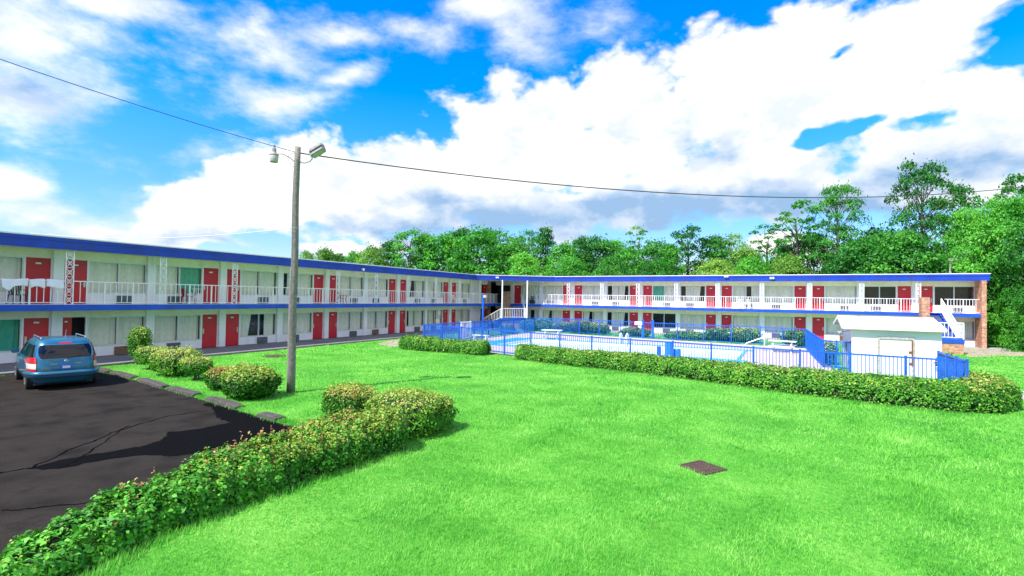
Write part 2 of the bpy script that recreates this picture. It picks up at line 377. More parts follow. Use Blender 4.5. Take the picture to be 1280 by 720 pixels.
hz = N(n, 'ShaderNodeVectorMath', operation='SCALE'); L(hs.outputs[0], hz.inputs[0]); L(he.outputs[0], hz.inputs['Scale']); L(hz.outputs[0], fin.inputs[6])
w.cycles.sampling_method = 'MANUAL'; w.cycles.sample_map_resolution = 512
sl = bpy.data.lights.new('sun', 'SUN'); sl.energy = 2.8; sl.angle = R(.53); sl.color = (1, .94, .86)
so = bpy.data.objects.new('sun', sl); COL.objects.link(so); so.location = (0,0,60)
so.rotation_euler = sun_dir.to_track_quat('Z', 'Y').to_euler()
vs = scene.view_settings; vs.view_transform = 'Standard'; vs.look = 'None'; vs.gamma = 1; vs.use_curve_mapping = False; vs.exposure = 1.5
scene.cycles.max_bounces = 6; scene.cycles.transparent_max_bounces = 12; scene.cycles.diffuse_bounces = 4
scene.cycles.caustics_reflective = False; scene.cycles.caustics_refractive = False

# ------------------------------------------------------------------ ground
def ground_mat():
    mt, nn, out = nt('lawn_ground'); L = nn.links.new
    b = N(nn, 'ShaderNodeBsdfPrincipled'); L(b.outputs[0], out.inputs[0]); b.inputs['Roughness'].default_value = .9; b.inputs['Specular IOR Level'].default_value = .15
    geo = N(nn, 'ShaderNodeNewGeometry')
    def noise(s, d, r=.6, sc=(1,1,1)):
        mp = N(nn, 'ShaderNodeMapping'); mp.inputs['Scale'].default_value = sc; L(geo.outputs['Position'], mp.inputs[0])
        t = N(nn, 'ShaderNodeTexNoise'); t.inputs['Scale'].default_value = s; t.inputs['Detail'].default_value = d; t.inputs['Roughness'].default_value = r; L(mp.outputs[0], t.inputs['Vector']); return t.outputs['Fac']
    cr = N(nn, 'ShaderNodeValToRGB'); e = cr.color_ramp.elements
    e[0].position = .36; e[0].color = (.03,.18,.018,1); e[1].position = .66; e[1].color = (.26,.54,.09,1)
    q = e.new(.5); q.color = (.10,.37,.035,1)
    a = N(nn, 'ShaderNodeMix', data_type='FLOAT'); a.inputs[0].default_value = .55
    L(noise(.35, 4), a.inputs[2]); L(noise(9., 8, .75), a.inputs[3]); L(a.outputs[0], cr.inputs[0]); L(cr.outputs[0], b.inputs['Base Color'])
    bp = N(nn, 'ShaderNodeBump'); bp.inputs['Strength'].default_value = .8; bp.inputs['Distance'].default_value = .05
    L(noise(22., 6, .7), bp.inputs['Height']); L(bp.outputs[0], b.inputs['Normal'])
    return mt
GROUND = ground_mat()
def sheet(name, poly, z, mt):
    mb = MB(); mb.add([(x,y,z) for x,y in poly], [tuple(range(len(poly)))])
    o = mb.build(name, mt, recalc=False)
    if o.data.polygons[0].normal.z < 0: o.data.flip_normals()
    return tag(o, kind='structure')
mb = MB(); mb.add([(-900,-600,0),(900,-600,0),(900,900,0),(-900,900,0),(-18.9,31.7,0),(-2.2,31.7,0),(-2.2,38.6,0),(-18.9,38.6,0)], [(0,1,5,4),(1,2,6,5),(2,3,7,6),(3,0,4,7)])
top('lawn', mb, GROUND, kind='structure', recalc=False)          # with an opening for the pool
ASPH = mat('asphalt', (.0195, .0162, .0128), .9, .35, 1.1, bump=.6, bscale=70, detail=10., col2=(.039, .032, .0245), stain=((.012, .0105, .009), 1.1, .53, .7), spec=.1)
WET = mat('dark_asphalt_stain', (.0022, .0020, .0019), .9, .2, 2., bump=.3, bscale=60, spec=.06)
CRK = mat('asphalt_crack', (.0025, .0022, .002), .95, .2, spec=.03)
AS_POLY = [(-27.4,11.2),(-25.2,10.85),(-22.6,10.6),(-19.4,10.12),(-17.2,9.85),(-14.2,9.42),(-12.0,9.05),(-9.4,9.0),(-8.75,7.5),(-8.6,5),(-8.5,2.5),(-8.4,-20),(-27.4,-20)]
sheet('parking_lot', AS_POLY, .004, ASPH)
# wet dark stain, from the hedge corner out into the lot: an irregular outline
rg = np.random.default_rng(3)
st_px = [(40,585),(75,577),(110,570),(150,563),(185,556),(210,548),(205,541),(230,538),(262,534),(292,528),(270,522),(268,512),(250,506),(262,503),(290,512),(325,522),(352,530),(380,545),(330,556),(290,562),(255,566),(215,570),(170,570),(120,578),(75,586)]
sp = []
for p, q in zip(st_px, st_px[1:]+st_px[:1]):
    a, b = ground(*p), ground(*q); k = max(2, int((b-a).length/.12))
    for i in range(k): t = i/k; c = a.lerp(b, t); sp.append((c.x+rg.normal()*.03+.05*math.sin(c.x*9), c.y+rg.normal()*.03+.05*math.sin(c.y*11)))
sheet('asphalt_stain', sp, .008, WET)
mb = MB()
def crack(pts, wd):
    P = []
    for (a, b) in zip(pts[:-1], pts[1:]):
        a, b = ground(*a), ground(*b)
        for t in np.linspace(0, 1, 8)[:-1]: P.append(a.lerp(b, t)+Vector((rg.normal()*.03, rg.normal()*.03, 0)))
    for a, b in zip(P[:-1], P[1:]):
        d = (b-a).normalized(); s = Vector((-d.y, d.x, 0))*wd*rg.uniform(.5, 1.2); mb.add([(p.x,p.y,.011) for p in (a-s,a+s,b+s,b-s)], [(0,3,2,1)])
crack([(0,592),(40,585),(95,560),(150,538),(210,520),(300,508)], .02); crack([(75,586),(110,566),(165,528)], .015); crack([(0,640),(60,634),(120,628)], .014)
top('asphalt_cracks', mb, CRK, kind='structure', recalc=False)
# walkway slab along the left wing, and the concrete around the right wing
WALK = mat('worn_concrete', (.21, .19, .18), .9, .16, 1.4, bump=.25, bscale=30, stain=((.10,.09,.085), .7, .52, .6))
mb = MB(); mb.box(-31.2, -27.45, -20, 53.7, -.2, .10); top('walkway', mb, WALK, kind='structure')
mb = MB(); mb.box(-27.44, 15.2, 51.9, 53.7, -.2, .115); top('wing_walkway', mb, CONC, kind='structure')
sheet('side_path', [(7.3,25.2),(30,26.5),(30,29.2),(8.0,27.9)], .006, CONC)
DIRT = mat('bare_dirt', (.36, .29, .21), .95, .2, 2., bump=.3, stain=((.10,.25,.06), 1.6, .5, .7))
sheet('dirt_patch', [(10.9,44.2),(12.4,45.2),(13.0,46.6),(15.2,47.5),(17.5,46.6),(18.6,47.3),(16.8,50.2),(15.2,51.9),(11.2,51.9),(11.15,46)], .004, DIRT)
sheet('dirt_path', [(-26.9,30.4),(-25.6,27.4),(-23.6,26.6),(-22.6,27.8),(-23.6,29.6),(-24.6,31.2),(-27.4,33)], .004, DIRT)
FR = [(-22.25,28.5),(-14.8,26.75),(-8.8,25.3),(-4.6,24.75),(.6,23.9),(5.7,23.35)]         # the front line of the pool fence
PX0, PX1, PY0, PY1 = -18.6, -2.4, 31.9, 38.3
deck = FR[:5] + [(2.2,23.7),(2.2,30.2),(1.85,31.4),(1.5,43.6),(-22.4,46.6)]
# the deck sheet runs round the pool
mb = MB(); z = .05
ring_o = [(-22.3,28.5),(-8.8,25.25),(2.2,23.65),(1.5,43.6),(-22.4,46.6)]
mb.add([(x,y,z) for x,y in [(-22.3,28.52),(-14.8,26.77),(-8.8,25.32),(-4.6,24.77),(.6,23.92),(2.2,23.72),(2.2,31.4),(1.5,43.6),(-22.4,46.6),(PX0,PY0),(PX1,PY0),(PX1,PY1),(PX0,PY1)]],
       [(0,1,2,9),(2,3,10,9),(3,4,5,10),(5,6,11,10),(6,7,11),(7,8,12,11),(8,0,9,12)])
top('pool_deck', mb, DECK, kind='structure')
mb = MB(); zb = -1.3
mb.add([(PX0,PY0,zb),(PX1,PY0,zb),(PX1,PY1,zb),(PX0,PY1,zb),(PX0,PY0,z-.002),(PX1,PY0,z-.002),(PX1,PY1,z-.002),(PX0,PY1,z-.002)], [(0,1,2,3),(0,4,5,1),(1,5,6,2),(2,6,7,3),(3,7,4,0)])
top('pool_basin', mb, POOLW, kind='structure', recalc=False)
mb = MB(); c = .62
for (x0,x1,y0,y1) in ((PX0-c,PX1+c,PY0-c,PY0),(PX0-c,PX1+c,PY1,PY1+c*.8),(PX0-c*2.2,PX0,PY0,PY1),(PX1,PX1+c*.3,PY0,PY1)): mb.box(x0,x1,y0,y1,z+.003,z+.04)
mb2 = mb
top('pool_coping', mb2, CYAN, kind='structure')
def water_mat():
    mt, nn, out = nt('pool_water'); L = nn.links.new
    b = N(nn, 'ShaderNodeBsdfPrincipled'); b.inputs['Base Color'].default_value = (.74,.86,.88,1); b.inputs['Roughness'].default_value = .3; b.inputs['Specular IOR Level'].default_value = .12; b.inputs['IOR'].default_value = 1.33
    t = N(nn, 'ShaderNodeBsdfTransparent'); t.inputs[0].default_value = (.6,.88,.93,1)
    mx = N(nn, 'ShaderNodeMixShader'); mx.inputs[0].default_value = .8; L(t.outputs[0], mx.inputs[1]); L(b.outputs[0], mx.inputs[2]); L(mx.outputs[0], out.inputs[0])
    geo = N(nn, 'ShaderNodeNewGeometry'); no = N(nn, 'ShaderNodeTexNoise'); no.inputs['Scale'].default_value = 2.2; no.inputs['Detail'].default_value = 3; L(geo.outputs['Position'], no.inputs['Vector'])
    bp = N(nn, 'ShaderNodeBump'); bp.inputs['Strength'].default_value = .12; bp.inputs['Distance'].default_value = .05; L(no.outputs['Fac'], bp.inputs['Height']); L(bp.outputs[0], b.inputs['Normal'])
    return mt
sheet('pool_water', [(PX0+.002,PY0+.002),(PX1-.002,PY0+.002),(PX1-.002,PY1-.002),(PX0+.002,PY1-.002)], -.12, water_mat())

# ------------------------------------------------------------------ motel
# wing frames: local +x = to the left as seen from the courtyard, +y = outward, z up
UW, UE, VW, VE = -31.03, -29.66, 53.57, 52.20         # wall planes and balcony edges
LM, L0 = 4.092, 11.17+.05                             # left wing: column spacing, v of column 0
RM, RS0 = 3.837, -20.97                               # right wing: column spacing, u of column 0
FL, SLT, SOF, TOP = .12, 2.80, 5.40, 5.95
motel = empty('motel', (UW, VW, 0), 'two-storey L-shaped motel with blue fascias, red doors and white balcony rails around the lawn', 'motel')
def LW(s, d, z): return Vector((UW+d, s, z))           # world point on the left wing
def RW(s, d, z): return Vector((s, VW-d, z))
WINGS = {'L': (LW, -math.pi/2), 'R': (RW, math.pi)}
def mpart(name, me, wing, s, d, z, parent=None, scale=None):
    f, rz = WINGS[wing]
    return inst(name, me, motel, f(s, d, z)-ORG['motel'], rz, scale)
L_END = 51.75
CH0, CH1 = (UE, 46.9), (-22.6, VE)                     # the roof's diagonal over the corner stair
REND = 14.05
# shell: back walls, floors, roof
mb = MB()
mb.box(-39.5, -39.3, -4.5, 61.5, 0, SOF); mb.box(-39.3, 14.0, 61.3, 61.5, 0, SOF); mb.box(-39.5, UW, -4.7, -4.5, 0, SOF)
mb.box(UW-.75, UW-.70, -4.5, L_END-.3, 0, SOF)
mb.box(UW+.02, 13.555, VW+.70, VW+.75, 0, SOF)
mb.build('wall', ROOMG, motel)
mb = MB()
Lk = list(range(-3, 10)); Rk = list(range(-2, 10))
def lv(k): return L0+LM*k
def ru(k): return RS0+RM*k
# header bands and sill panels are cut per wing (cream bands above, white panels below the windows)
hd = MB()
def lbox(mbx, s0, s1, d0, d1, z0, z1): mbx.box(UW+d0, UW+d1, s0, s1, z0, z1)
def rbox(mbx, s0, s1, d0, d1, z0, z1): mbx.box(s0, s1, VW-d1, VW-d0, z0, z1)
for (z0, z1) in ((2.14, 2.545), (4.98, SOF-.003)):
    lbox(hd, -4.4, L_END, -.12, .05, z0, z1); rbox(hd, UW+.1, 13.555, -.12, .05, z0, z1)
hd.build('header_band', CREAM, motel)
# roof
roof_poly = [(-39.6,-4.8),(UE,-4.8),CH0,CH1,(REND,VE),(REND,61.6),(-39.6,61.6)]
mb = MB(); mb.prism(roof_poly, SOF, 5.88); rf = mb.build('roof', SOFF, motel)
mb = MB(); mb.prism([(x*1,y) for x,y in [(-39.5,-4.7),(UE-.1,-4.7),(UE-.1,CH0[1]+.05),(CH1[0]-.1,VE+.1),(REND-.1,VE+.1),(REND-.1,61.5),(-39.5,61.5)]], 5.883, 5.93); mb.build('gravel', ROOFM, rf)
fa = MB(); tr = MB()
segs = [((UE,-4.8),CH0),(CH0,CH1),(CH1,(REND,VE)),((REND,VE),(REND,61.6))]
path = [(UE,-4.8),CH0,CH1,(REND,VE),(REND,61.6)]
def offset_path(path, o):
    res = []
    for i, p in enumerate(path):
        ds = []
        if i > 0: ds.append(Vector((path[i][0]-path[i-1][0], path[i][1]-path[i-1][1])).normalized())
        if i < len(path)-1: ds.append(Vector((path[i+1][0]-path[i][0], path[i+1][1]-path[i][1])).normalized())
        ns = [Vector((d.y, -d.x)) for d in ds]
        nn = sum(ns, Vector((0,0))).normalized(); k = o/max(.3, nn.dot(ns[0]))
        res.append((p[0]+nn.x*k, p[1]+nn.y*k))
    return res
def band(mbx, path, o0, o1, z0, z1):
    a, b = offset_path(path, o0), offset_path(path, o1)
    for i in range(len(path)-1):
        mbx.add([(*a[i],z0),(*b[i],z0),(*b[i+1],z0),(*a[i+1],z0),(*a[i],z1),(*b[i],z1),(*b[i+1],z1),(*a[i+1],z1)],
                [(0,1,2,3),(7,6,5,4),(1,5,6,2),(0,3,7,4),(0,4,5,1),(3,2,6,7)])
band(fa, path, .003, .05, 5.36, 5.90); fa.build('fascia', BLUE, motel)
b2 = MB(); band(b2, path, .052, .075, 5.74, 5.897); b2.build('fascia_board', BLUE, motel)
band(tr, path, -.12, .09, 5.90, 5.96); tr.build('roof_edge', WHITE, motel)
# balcony slabs
mb = MB(); mb.prism([(-39.2,-4.5),(UE,-4.5),(UE,VE),(13.555,VE),(13.555,61.2),(-39.2,61.2)], 2.55, SLT); sb = mb.build('balcony_slab', SOFF, motel)
eb = MB(); band(eb, [(UE,-4.5),(UE,VE),(13.55,VE)], .003, .04, 2.50, 2.79); eb.build('slab_edge', EDGE, sb)

# ---- shared part meshes (local frame of a wing)
def cmesh(key, mb, mats, **kw): return mb.mesh(key, mats, **kw)
def column_mesh(h): 
    mb = MB(); mb.box(-.21,.21,-.10,.16,0,h); return mb.mesh('column', WHITE)
COLU = {0: column_mesh(2.54-FL), 1: column_mesh(SOF-SLT-.004)}
def lattice():
    h = SOF-SLT-.003; wd = .30; mb = MB()
    for x in (-wd/2, wd/2): mb.box(x-.022, x+.022, -.02, .02, 0, h)
    nn = 6; st = h/nn
    for i in range(nn):
        z0, z1 = i*st, (i+1)*st; a = wd/2-.02
        mb.box(-a, a, -.012, .012, z0-.012+(.012 if i == 0 else 0), z0+.014)
        mb.bar((-a,-.005,z0+.02),(a,-.005,z1-.02), .022); mb.bar((-a,.006,z1-.02),(a,.006,z0+.02), .022)
        cz = (z0+z1)/2                               # a ring where the bars cross
        pts = [(math.cos(t)*.085, 0, cz+math.sin(t)*.085) for t in np.linspace(0, 2*math.pi, 11)]
        for p, q in zip(pts[:-1], pts[1:]): mb.bar(p, q, .018)
    return mb.mesh('lattice_post', RAILW)
LATT = lattice()
DOOR_W = .92
def door_mesh(h):
    mb = MB(); mb.box(-DOOR_W/2+.01, DOOR_W/2-.01, -.05, -.005, 0.01, h); return mb.mesh('door', RED, bevel=.004)
DOOR = {0: door_mesh(2.02), 1: door_mesh(2.175)}
def handle_mesh():
    mb = MB(); mb.box(-.04,.04,-.004,.012,-.16,.16); mb.tube([(0,.01,-.03),(0,.05,-.03)], .014, 8); mb.bar((0,.05,-.03),(.11,.055,-.03), .022); mb.lathe([(.02,0),(.02,.02)], (0,0,0), 8, Matrix.Translation((0,.01,.09)) @ Matrix.Rotation(-math.pi/2, 4, 'X'))
    return mb.mesh('handle', METAL)
HAND = handle_mesh()
def plate_mesh():
    mb = MB(); mb.box(-.10,.10,-.003,.006,-.035,.035); return mb.mesh('number_plate', [CHAIRW])
PLATE = plate_mesh()
def frame_mesh(wd, h):
    mb = MB(); t = .055
    mb.box(-wd/2, -wd/2+t, -.05,.05, 0, h); mb.box(wd/2-t, wd/2, -.05,.05, 0, h)
    mb.box(-wd/2+t, wd/2-t, -.05,.05, h-t, h); mb.box(-wd/2+t, wd/2-t, -.05,.062, 0, t); mb.box(-.035,.035,-.045,.045, t, h-t)
    return mb.mesh('window', ALU)
def pane_mesh(wd, h):
    mb = MB(); t = .055; mb.add([(-wd/2+t,.0,t),(wd/2-t,.0,t),(wd/2-t,.0,h-t),(-wd/2+t,.0,h-t)], [(0,1,2,3)]); return mb.mesh('pane', GLASS, recalc=False)
def curtain_mesh(x0, x1, h, mt, seed, slant=0.):
    r = random.Random(seed); nx = int(max(12, (x1-x0)*34)); mb = MB(); ph = r.uniform(0,6)
    fr = r.uniform(15, 21); rows = 5; vs = []
    for j in range(rows+1):
        z = .03+(h-.06)*j/rows
        for i in range(nx+1):
            t = i/nx; x = x0+(x1-x0)*t + slant*(1-j/rows)*(1-t)
            y = -.16 + .035*math.sin(fr*x+ph+.5*math.sin(3*x+ph)) + .012*math.sin(2.3*fr*x+ph*2+.3*j)
            vs.append((x, y, z))
    mb.add(vs, [(j*(nx+1)+i, j*(nx+1)+i+1, (j+1)*(nx+1)+i+1, (j+1)*(nx+1)+i) for j in range(rows) for i in range(nx)])
    return mb.mesh('curtain', mt, smooth=True, recalc=False)
def ac_mesh(mt):
    mb = MB(); mb.box(-.36,.36,-.05,.10,0,.40); 
    for i in range(9): mb.box(-.33,.33,.10,.112,.03+i*.04,.05+i*.04)
    return mb.mesh('air_conditioner', mt)
ACM = {0: ac_mesh(ACG), 1: ac_mesh(ACB)}
CUR_CACHE = {}
def curtains(win, wd, h, state, seed):
    """state: two letters, left pane then right pane: c cream, g green, d none, l drawn to the left, r drawn to the right"""
    for i, ch in enumerate(state):
        xl, xr = (.02, wd/2-.05) if i == 0 else (-wd/2+.05, -.02)     # +x is to the left
        sl = 0.
        if ch == 'd': continue
        if ch in 'rh': xr2 = xl+(xr-xl)*.62; a, b = xl, xr2; sl = 0
        elif ch == 'l': a, b = xl+(xr-xl)*.36, xr; sl = .14
        else: a, b = xl, xr
        key = (round(a,2), round(b,2), round(h,2), ch, seed % 4)
        if key not in CUR_CACHE: CUR_CACHE[key] = curtain_mesh(a, b, h, GCURT if ch in 'gh' else CURT, seed % 4 + 3, sl)
        inst('curtain', CUR_CACHE[key], win, (0,0,0))
WMESH = {}
def bay(wing, k, fl, state, ac, seed, door_open=False):
    """one room between column k and k+1 on storey fl: door next to the even column, window in the rest"""
    S0, Mo = (L0, LM) if wing == 'L' else (RS0, RM)
    a, b = S0+Mo*k+.21, S0+Mo*(k+1)-(.21 if not (wing == 'R' and k == 8) else .01)
    z0 = FL if fl == 0 else SLT
    zt = 2.14 if fl == 0 else 4.98
    left_door = (k % 2 == 0)                    # door at the low-s end
    if left_door: ds, w0, w1 = a+.05+DOOR_W/2, a+.05+DOOR_W+.07, b
    else: ds, w0, w1 = b-.05-DOOR_W/2, a, b-.05-DOOR_W-.07
    box = lbox if wing == 'L' else rbox; pn = MB()
    if door_open: 
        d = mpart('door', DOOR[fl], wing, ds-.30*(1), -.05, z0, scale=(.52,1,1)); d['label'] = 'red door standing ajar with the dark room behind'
    else: d = mpart('door', DOOR[fl], wing, ds, 0, z0)
    hx = (DOOR_W/2-.09)*(-1 if left_door else 1)  # towards the window: local +x is low s
    if not door_open: inst('handle', HAND, d, (hx, 0, 1.0))
    inst('number_plate', PLATE, d, (0, 0, 1.80 if fl == 0 else 1.92))
    # jambs (white posts beside the door)
    jm = a+.025 if left_door else b-.025
    box(pn, jm-.025, jm+.025, -.05, .03, z0, zt)
    jm = ds+(DOOR_W/2+.035 if left_door else -DOOR_W/2-.035); box(pn, jm-.035, jm+.035, -.05, .04, z0, zt)
    if fl == 0: box(pn, ds-DOOR_W/2, ds+DOOR_W/2, -.05, .03, 2.10+.035, 2.139)
    wd = w1-w0; sill = .62 if fl == 0 else 3.36; h = zt-sill
    box(pn, w0, w1, -.06, .045, z0, sill-.003)
    pn.build('sill_panel', WHITE, motel)
    key = (round(wd,2), round(h,2))
    if key not in WMESH: WMESH[key] = (frame_mesh(wd, h), pane_mesh(wd, h))
    wn = mpart('window', WMESH[key][0], wing, (w0+w1)/2, 0, sill)
    inst('pane', WMESH[key][1], wn, (0,0,0)); curtains(wn, wd, h, state, seed)
    if ac is not None:
        s = (w0+w1)/2 + (.25 if left_door else -.25)
        q = mpart('air_conditioner', ACM[1 if ac == 'b' else 0], wing, s, .046, z0+.03, scale=(1,1,1))
        if ac == 'b': q['label'] = 'brown framed air conditioner'
ST_LU = {-3:'cc',-2:'cc',-1:'cc',0:'cc',1:'cg',2:'cc',3:'rc',4:'cc',5:'cc',6:'lc',7:'cc',8:'cc'}
ST_LL = {-3:'cc',-2:'cc',-1:'gh',0:'cc',1:'cc',2:'lr',3:'cc',4:'cc',5:'cc',6:'rc',7:'rr',8:'cc'}
ST_RU = {-2:'cc',-1:'cc',0:'cc',1:'rl',2:'gc',3:'rl',4:'cr',5:'cc',6:'cc',7:'dd',8:'dd'}
ST_RL = {-2:'cr',-1:'lc',0:'lc',1:'rl',2:'dd',3:'cc',4:'cc',5:'cc',6:'cc',7:'cc',8:'cc'}
for k in range(-3, 9):
    bay('L', k, 1, ST_LU[k], 'g', k+5); bay('L', k, 0, ST_LL[k], 'b' if k in (0, 5) else 'g', k+9, door_open=(k == 0))
for k in range(-2, 9):
    bay('R', k, 1, ST_RU[k], 'g', k+6); bay('R', k, 0, ST_RL[k], 'b' if k == 6 else 'g', k+11)
# the last left room by the corner has only its door; brick end and dark passage
for fl, z0, zt in ((0,FL,2.14),(1,SLT,4.98)):
    d = mpart('door', DOOR[fl], 'L', lv(10)-.21-.05-DOOR_W/2-.35, 0, z0); inst('number_plate', PLATE, d, (0,0,1.85))
    pn = MB(); lbox(pn, lv(9)+.21, lv(9)+.21+1.9, -.06, .03, z0, zt); pn.build('sill_panel', WHITE, motel)
mb = MB()
mb.box(UW-.6, UW+.20, L_END, L_END+.45, 0, 2.545); mb.box(UW-.6, UW+.20, L_END, L_END+.45, SLT+.002, SOF-.002)
mb.build('brick_pier', BRICK, motel)
for k in Lk:
    mpart('column', COLU[0], 'L', lv(k), 0, FL); mpart('column', COLU[1], 'L', lv(k), 0, SLT+.002)
    mpart('lattice_post', LATT, 'L', lv(k), 1.37-.10, SLT+.001)
for k in Rk:
    if k < 9: mpart('column', COLU[0], 'R', ru(k), 0, FL); mpart('column', COLU[1], 'R', ru(k), 0, SLT+.002)
    if 0 <= k < 9: mpart('lattice_post', LATT, 'R', ru(k), 1.37-.10, SLT+.001)
# end wall of the right wing
mb = MB(); mb.box(13.56, 13.85, VE-.28, 61.4, 0, SOF-.002); mb.build('brick_end_wall', BRICK, motel)
# balcony railings, one panel per bay
def railing(Ln, pitch, name='balcony_railing'):
    mb = MB(); h = 1.12
    mb.box(-Ln/2, Ln/2, -.03,.03, h-.045, h); mb.box(-Ln/2, Ln/2, -.018,.018, .07,.10)
    k = max(2, round(Ln/pitch))
    for i in range(1, k):
        x = -Ln/2+Ln*i/k
        if i % 5 == 0: mb.box(x-.032, x+.032, -.03,.03, -.004, h-.045)
        else: mb.box(x-.014, x+.014, -.012,.012, .10, h-.045)
    return mb.mesh(name, RAILW)
RL, RR = railing(LM-.36, .25), railing(RM-.36, .19)
for k in range(-3, 9): mpart('balcony_railing', RL, 'L', lv(k)+LM/2, 1.37-.10, SLT+.003)
for k in range(0, 8): mpart('balcony_railing', RR, 'R', ru(k)+RM/2, 1.37-.10, SLT+.003)
mpart('balcony_railing', railing(2.1, .19), 'R', 12.45, 1.27, SLT+.003)
mpart('balcony_railing', railing(3.1, .2), 'L', lv(9)+1.75, 1.27, SLT+.003)
mpart('balcony_railing', railing(3.9, .19), 'R', -23.1, 1.27, SLT+.003)
mpart('balcony_railing', railing(1.2, .19), 'L', 51.4, 1.27, SLT+.003)
# ---- stairs
def flight(a, b, width, side, steps, name):
    """straight flight from a (low) to b (high); side = horizontal unit vector across the flight"""
    a, b = Vector(a), Vector(b); mb = MB(); run = Vector((b.x-a.x, b.y-a.y, 0)); dirv = run.normalized(); Ln = run.length
    s = Vector(side)
    for i in range(steps):
        z = a.z+(b.z-a.z)*(i+1)/steps; c0 = a+dirv*(Ln*i/steps); c1 = a+dirv*(Ln*(i+1)/steps+.03)
        mb.add([(p.x,p.y,zz) for zz in (z-.06, z-.002*0) for p in (c0-s*width/2, c0+s*width/2, c1+s*width/2, c1-s*width/2)],
               [(3,2,1,0),(4,5,6,7),(0,1,5,4),(1,2,6,5),(2,3,7,6),(3,0,4,7)])
    for q in (-1, 1): mb.bar(a+s*q*(width/2+.04)-Vector((0,0,.12)), b+s*q*(width/2+.04)-Vector((0,0,.12)), .06, .26)
    return mb
def rail_run(mb, a, b, h=1.08, pitch=.2, bottom=True, posts=True):
    a, b = Vector(a), Vector(b); up = Vector((0,0,1)); k = max(2, round((b-a).length/pitch))
    mb.bar(a+up*h, b+up*h, .06); 
    if bottom: mb.bar(a+up*.12, b+up*.12, .04)
    for i in range(k+1):
        p = a.lerp(b, i/k); wdt = .07 if posts and i in (0, k) else .028
        mb.bar(p+up*(.0 if i in (0,k) else .12), p+up*h, wdt)
# corner stair, turned towards the courtyard
e1 = Vector((.8,.6,0)); e2 = Vector((-.6,.8,0)); P0 = Vector((-27.3,48.67,0)); P1 = Vector((-25.07,50.34,0)); LZ = 1.22
def rbx(mb, o, a0, a1, b0, b1, z0, z1):
    mb.add([o+e1*a+e2*b+Vector((0,0,zz)) for zz in (z0,z1) for a,b in ((a0,b0),(a1,b0),(a1,b1),(a0,b1))], [(3,2,1,0),(4,5,6,7),(0,1,5,4),(1,2,6,5),(2,3,7,6),(3,0,4,7)])
st = MB(); rbx(st, P0, -.1, 2.9, -.1, 1.0, .95, LZ); stc = st.build('stair_landing', EDGE, motel)
mb = MB(); rbx(mb, P0, 0, 2.8, .02, .95, 0, .947); mb.build('brick_base', BRICK, stc)
up_a = P0+e1*2.1+e2*1.02+Vector((0,0,LZ)); up_b = up_a+e2*1.75+Vector((0,0,SLT-LZ))
flight(up_a, up_b, 1.1, e1, 8, '').build('stair_flight', EDGE, motel)
lo_b = P0+e1*(-.12)+e2*.5+Vector((0,0,LZ)); lo_a = lo_b-e1*1.9+Vector((0,0,.1-LZ))
flight(lo_a, lo_b, .9, e2, 6, '').build('stair_flight', EDGE, motel)
mb = MB(); Z = Vector((0,0,LZ+.003)); rail_run(mb, P0+Z+e2*.0, P1+Z, 1.08); rail_run(mb, P1+Z+e1*.08+e2*.04, P1+Z+e1*.08+e2*.95)
rail_run(mb, P1+e1*-.05+e2*1.02+Vector((0,0,LZ)), P1+e1*-.05+e2*2.75+Vector((0,0,SLT)), 1.05); rail_run(mb, lo_a-e2*.5, lo_b-e2*.5, 1.05)
mb.build('stair_railing', RAILW, motel)
for p in (P0-e2*.06, P1-e2*.06):
    mb = MB(); mb.box(p.x-.055, p.x+.055, p.y-.055, p.y+.055, LZ+.001, SOF-.001); mb.build('roof_post', RAILW, motel)
mb = MB(); mb.box(-28.75,-28.1,52.35-.9,52.35-.25,0,4.2); mb.build('brick_stair_pier', BRICK, motel)
# end stair, at the far right
st = MB(); st.box(8.3,11.05,45.75,47.6,.78,1.06); sto = st.build('stair_landing', EDGE, motel)
mb = MB(); mb.box(8.35,11.0,45.8,47.55,0,.777); mb.build('brick_base', BRICK, sto)
flight((10.45,47.62,1.06),(10.45,52.15,SLT),1.1,(1,0,0),9,'').build('stair_flight', EDGE, motel)
flight((6.2,46.7,.1),(8.3,46.7,1.06),1.2,(0,1,0),5,'').build('stair_flight', EDGE, motel)
mb = MB(); rail_run(mb, (8.35,45.82,1.063),(11.0,45.82,1.063),1.12,.2); rail_run(mb, (11.02,45.9,1.063),(11.02,47.5,1.063),1.12,.2)
rail_run(mb, (11.02,47.6,1.06),(11.12,52.0,SLT),1.12,.22)
mb.build('stair_railing', RAILW, motel)
mb = MB(); mb.box(9.70,10.22,51.05,52.12,0,4.02); mb.build('brick_stair_pier', BRICK, motel)
# little fixtures on the fascia
for (px, py, wg) in ((620,348,'c'),(908,345,'r'),(965,347,'r'),(463,333,'l')):
    p = at_v(px, py, VE-.12) if wg == 'r' else None
    if wg == 'c': p = Vector((-27.65, 48.25, 5.72))
    if wg == 'l': p = Vector((UE+.13, 30.0, 5.55))
    mb = MB(); mb.tube([(p.x,p.y,p.z-.06),(p.x,p.y,p.z+.02)], .035, 8); mb.lathe([(.03,0),(.10,.10),(.11,.14)], (0,0,0), 10, Matrix.Translation(p+Vector((.1,-.02,.0))) @ Matrix.Rotation(R(110), 4, 'X'))
    mb.lathe([(.03,0),(.10,.10),(.11,.14)], (0,0,0), 10, Matrix.Translation(p+Vector((-.1,-.02,.0))) @ Matrix.Rotation(R(110), 4, 'X'))
    mb.build('eave_floodlight', RAILW, motel)

